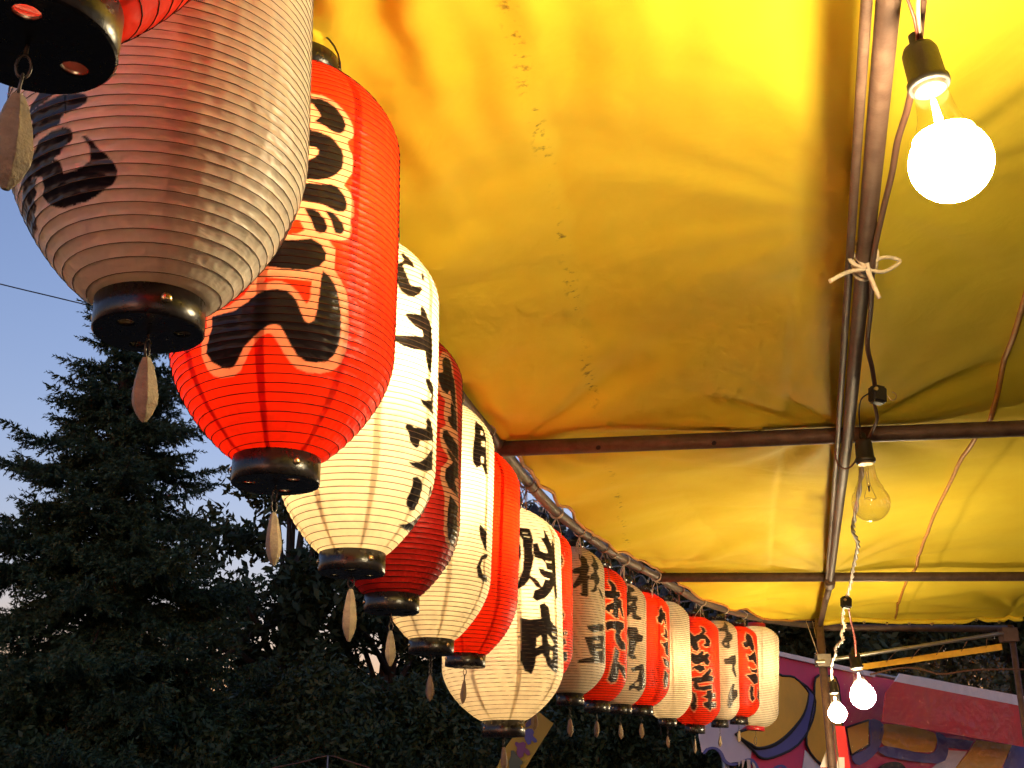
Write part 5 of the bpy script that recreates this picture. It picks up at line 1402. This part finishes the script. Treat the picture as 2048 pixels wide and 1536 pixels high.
def spruce(base, H, slope, label, seed, dens=1.0, zmin=0.7):
    rg = np.random.default_rng(seed)
    root = empty("spruce_tree", base, label, "tree", "trees behind the stalls")
    G().tube([(0, 0, 0), (0.03, 0, H * .4), (0, 0.02, H * .75), (0, 0, H * .99)], [H * .022, H * .016, H * .009, .01], 10).build("trunk", M['bark'], root)
    SP, SDv = [], []
    g = G()
    z = zmin
    while z < H - .05:
        dz = H - z
        nb = int(rg.integers(9, 13)) if dz > .5 else 5
        a0 = rg.uniform(0, 6.28)
        for b in range(nb):
            az = a0 + 2 * PI * b / nb + rg.uniform(-.3, .3)
            Lb = (slope * dz + .07) * rg.uniform(.62, 1.12)
            zz = z + rg.uniform(-.05, .05)
            npt = max(4, int(Lb / .14))
            t = np.linspace(0, 1, npt + 1)
            droop = min(.55, .16 + .07 * dz) * rg.uniform(.6, 1.25)
            rad = Lb * t
            hgt = zz - Lb * droop * np.sin(t * PI * .62) + Lb * .10 * t ** 3 + (0.25 * Lb * t if dz < 1.2 else 0)
            C = np.stack([np.cos(az) * rad, np.sin(az) * rad, hgt], -1)
            C[:, 0] += np.sin(az) * .06 * Lb * np.sin(t * 3 + b); C[:, 1] -= np.cos(az) * .06 * Lb * np.sin(t * 3 + b)
            if Lb > .5: g.tube([tuple(c) for c in C], [max(.004, .018 * Lb / 2 * (1 - tt) + .003) for tt in t], 4, caps=False)
            ax_ = np.array([np.cos(az), np.sin(az), -droop * .3]); sdv = np.array([-np.sin(az), np.cos(az), 0])
            # side twigs
            step = .075 / dens
            nt_ = max(2, int(Lb * .92 / step))
            for q in range(nt_):
                tt = .1 + .9 * (q + rg.random()) / nt_
                c = np.array([np.interp(tt, t, C[:, d]) for d in range(3)])
                for s_ in (-1, 1):
                    tl = (.10 + .34 * Lb * (1 - tt) ** .8 * min(1, tt * 3.5)) * rg.uniform(.6, 1.15)
                    tl = min(tl, .62)
                    dv = ax_ * rg.uniform(.45, .8) + sdv * s_ * rg.uniform(.6, 1.0) + np.array([0, 0, rg.uniform(-.5, .12)])
                    dv /= np.linalg.norm(dv)
                    ns = max(1, int(tl / .075))
                    for e in range(ns):
                        p = c + dv * tl * e / ns
                        d2 = dv + rg.normal(0, .34, 3); d2 /= np.linalg.norm(d2)
                        SP.append(p); SDv.append(d2 * rg.uniform(.07, .125))
            SP.append(C[-1]); SDv.append((ax_ + np.array([0, 0, .15])) * .13)
        z += rg.uniform(.19, .27) * (1 if dz > 1 else .6)
    SP.append(np.array([0, 0, H - .08])); SDv.append(np.array([0, 0, .3]))
    V = needle_tris(np.array(SP), np.array(SDv), 10, .052, .0085, rg)
    F = np.arange(len(V)).reshape(-1, 3)
    g.build("branches", M['bark'], root)
    link("crown", mesh_np("crown", V, F, False), M['needles'], root)
    return root


def leaf_cloud(centers, radii, counts, size, rg, flat=.8):
    out = []
    for c, r, n in zip(centers, radii, counts):
        d = rg.normal(0, 1, (n, 3)); d /= np.linalg.norm(d, axis=1, keepdims=True)
        rr = r * rg.random((n, 1)) ** .45
        p = np.array(c) + d * rr * np.array([1, 1, flat])
        nrm = rg.normal(0, 1, (n, 3)) + np.array([0, 0, .6]); nrm /= np.linalg.norm(nrm, axis=1, keepdims=True)
        a = np.cross(nrm, rg.normal(0, 1, (n, 3))); a /= np.linalg.norm(a, axis=1, keepdims=True); b = np.cross(nrm, a)
        s = size * rg.uniform(.6, 1.3, (n, 1))
        out.append(np.stack([p - a * s, p + b * s * .42 - a * s * .1, p + a * s, p - b * s * .42 - a * s * .1], 1))
    V = np.concatenate(out, 0).reshape(-1, 3)
    return V, np.arange(len(V)).reshape(-1, 4)


def broadleaf(base, H, spread, label, seed, nclump=70, per=230, size=.075, bole=.35, name="leafy_tree", mat='leaves', cat="tree", group="trees behind the stalls"):
    rg = np.random.default_rng(seed)
    root = empty(name, base, label, cat, group)
    g = G()
    tr = H * .022
    top = np.array([rg.uniform(-.2, .2), rg.uniform(-.2, .2), H * .8])
    g.tube([(0, 0, 0), (rg.uniform(-.1, .1), 0, H * bole), tuple(top * np.array([.6, .6, .8])), tuple(top)], [tr, tr * .75, tr * .45, .02], 8)
    C, Rd, Ct = [], [], []
    for k in range(nclump):
        zt = rg.random() ** .8
        z = H * (bole * .75 + (1 - bole * .75) * zt)
        prof_ = math.sin(PI * min(1, .18 + .82 * zt)) ** .6
        a = rg.uniform(0, 2 * PI); r = spread * prof_ * math.sqrt(rg.random()) 
        c = np.array([r * math.cos(a), r * math.sin(a), z])
        C.append(c); Rd.append(spread * rg.uniform(.16, .30)); Ct.append(int(per * rg.uniform(.6, 1.4)))
        if k % 5 == 0:
            s0 = np.array([0, 0, H * rg.uniform(bole * .8, .55)])
            mid = (s0 + c) / 2 + np.array([0, 0, .15])
            g.tube([tuple(s0), tuple(mid), tuple(c)], [tr * .42, tr * .25, .012], 5)
    V, F = leaf_cloud(C, Rd, Ct, size, rg)
    g.build("trunk", M['bark'], root)
    link("crown", mesh_np("crown", V, F, False), M[mat], root)
    return root


spruce((-4.5, 12.0, 0), 7.5, 0.47, "tall dark spruce with drooping boughs against the dusk sky, behind the near lanterns", 11, 2.1)
spruce((-9.6, 17.0, 0), 6.2, 0.42, "lower spruce at the left edge, farther off than the tall one", 12, .55)
broadleaf((-3.5, 17.5, 0), 7.4, 1.9, "leafy tree with forked trunk between the tall spruce and the white lanterns", 21, 85, 230, .085, .36)
broadleaf((-2.0, 18.5, 0), 6.6, 1.6, "slim leafy tree whose bare trunk shows under the third white lantern", 22, 62, 200, .085, .45)
broadleaf((0.2, 20.0, 0), 6.1, 2.2, "leafy tree behind the largest round lantern", 24, 120, 260, .095, .25)
broadleaf((3.0, 21.0, 0), 6.3, 2.3, "leafy tree behind the middle of the lantern row", 25, 120, 260, .095, .25)
broadleaf((6.4, 22.0, 0), 6.4, 2.5, "leafy tree above the stall sheet beside the farthest lantern", 26, 150, 300, .10, .2)
broadleaf((10.2, 23.5, 0), 6.6, 2.6, "leafy tree above the red awning band", 27, 150, 300, .10, .2)
broadleaf((14.0, 25.0, 0), 6.6, 2.8, "leafy tree behind the right-hand post", 28, 150, 300, .11, .2)
broadleaf((-9.5, 25.0, 0), 4.0, 3.0, "low distant leafy tree in the gaps at the foot of the tall spruce", 31, 110, 260, .11, .1)
broadleaf((-5.0, 26.0, 0), 4.2, 3.0, "low distant leafy tree in the gaps just right of the spruce's foot", 32, 110, 260, .11, .1)
broadleaf((-1.2, 27.0, 0), 4.2, 3.0, "low distant leafy tree showing under the bare trunks", 33, 110, 260, .11, .1)
SHR = [(-5.2, 10.4, 1.95, 1.6), (-3.6, 11.8, 2.15, 1.5), (-2.2, 13.0, 2.7, 1.6), (-0.9, 13.4, 2.55, 1.5), (0.6, 13.0, 2.7, 1.5), (1.7, 12.6, 2.65, 1.3), (-7.2, 13.0, 2.1, 1.7)]
shl = ["shrub under the tall spruce at the lower left", "shrub just right of the spruce trunk", "shrub below the bare tree trunks", "shrub behind the largest lantern's weight",
       "shrub behind the yellow puzzle board", "green shrub below the far lanterns' weights", "shrub in the lower left corner behind the spruce"]
for (x, y, h, s), lb_ in zip(SHR, shl):
    broadleaf((x, y, 0), h, s, "dense dark " + lb_, int(abs(x * 100)) + 5, 70, 420, .042, .12, "shrub", 'shrub', "shrub", "shrubs along the edge of the ground")
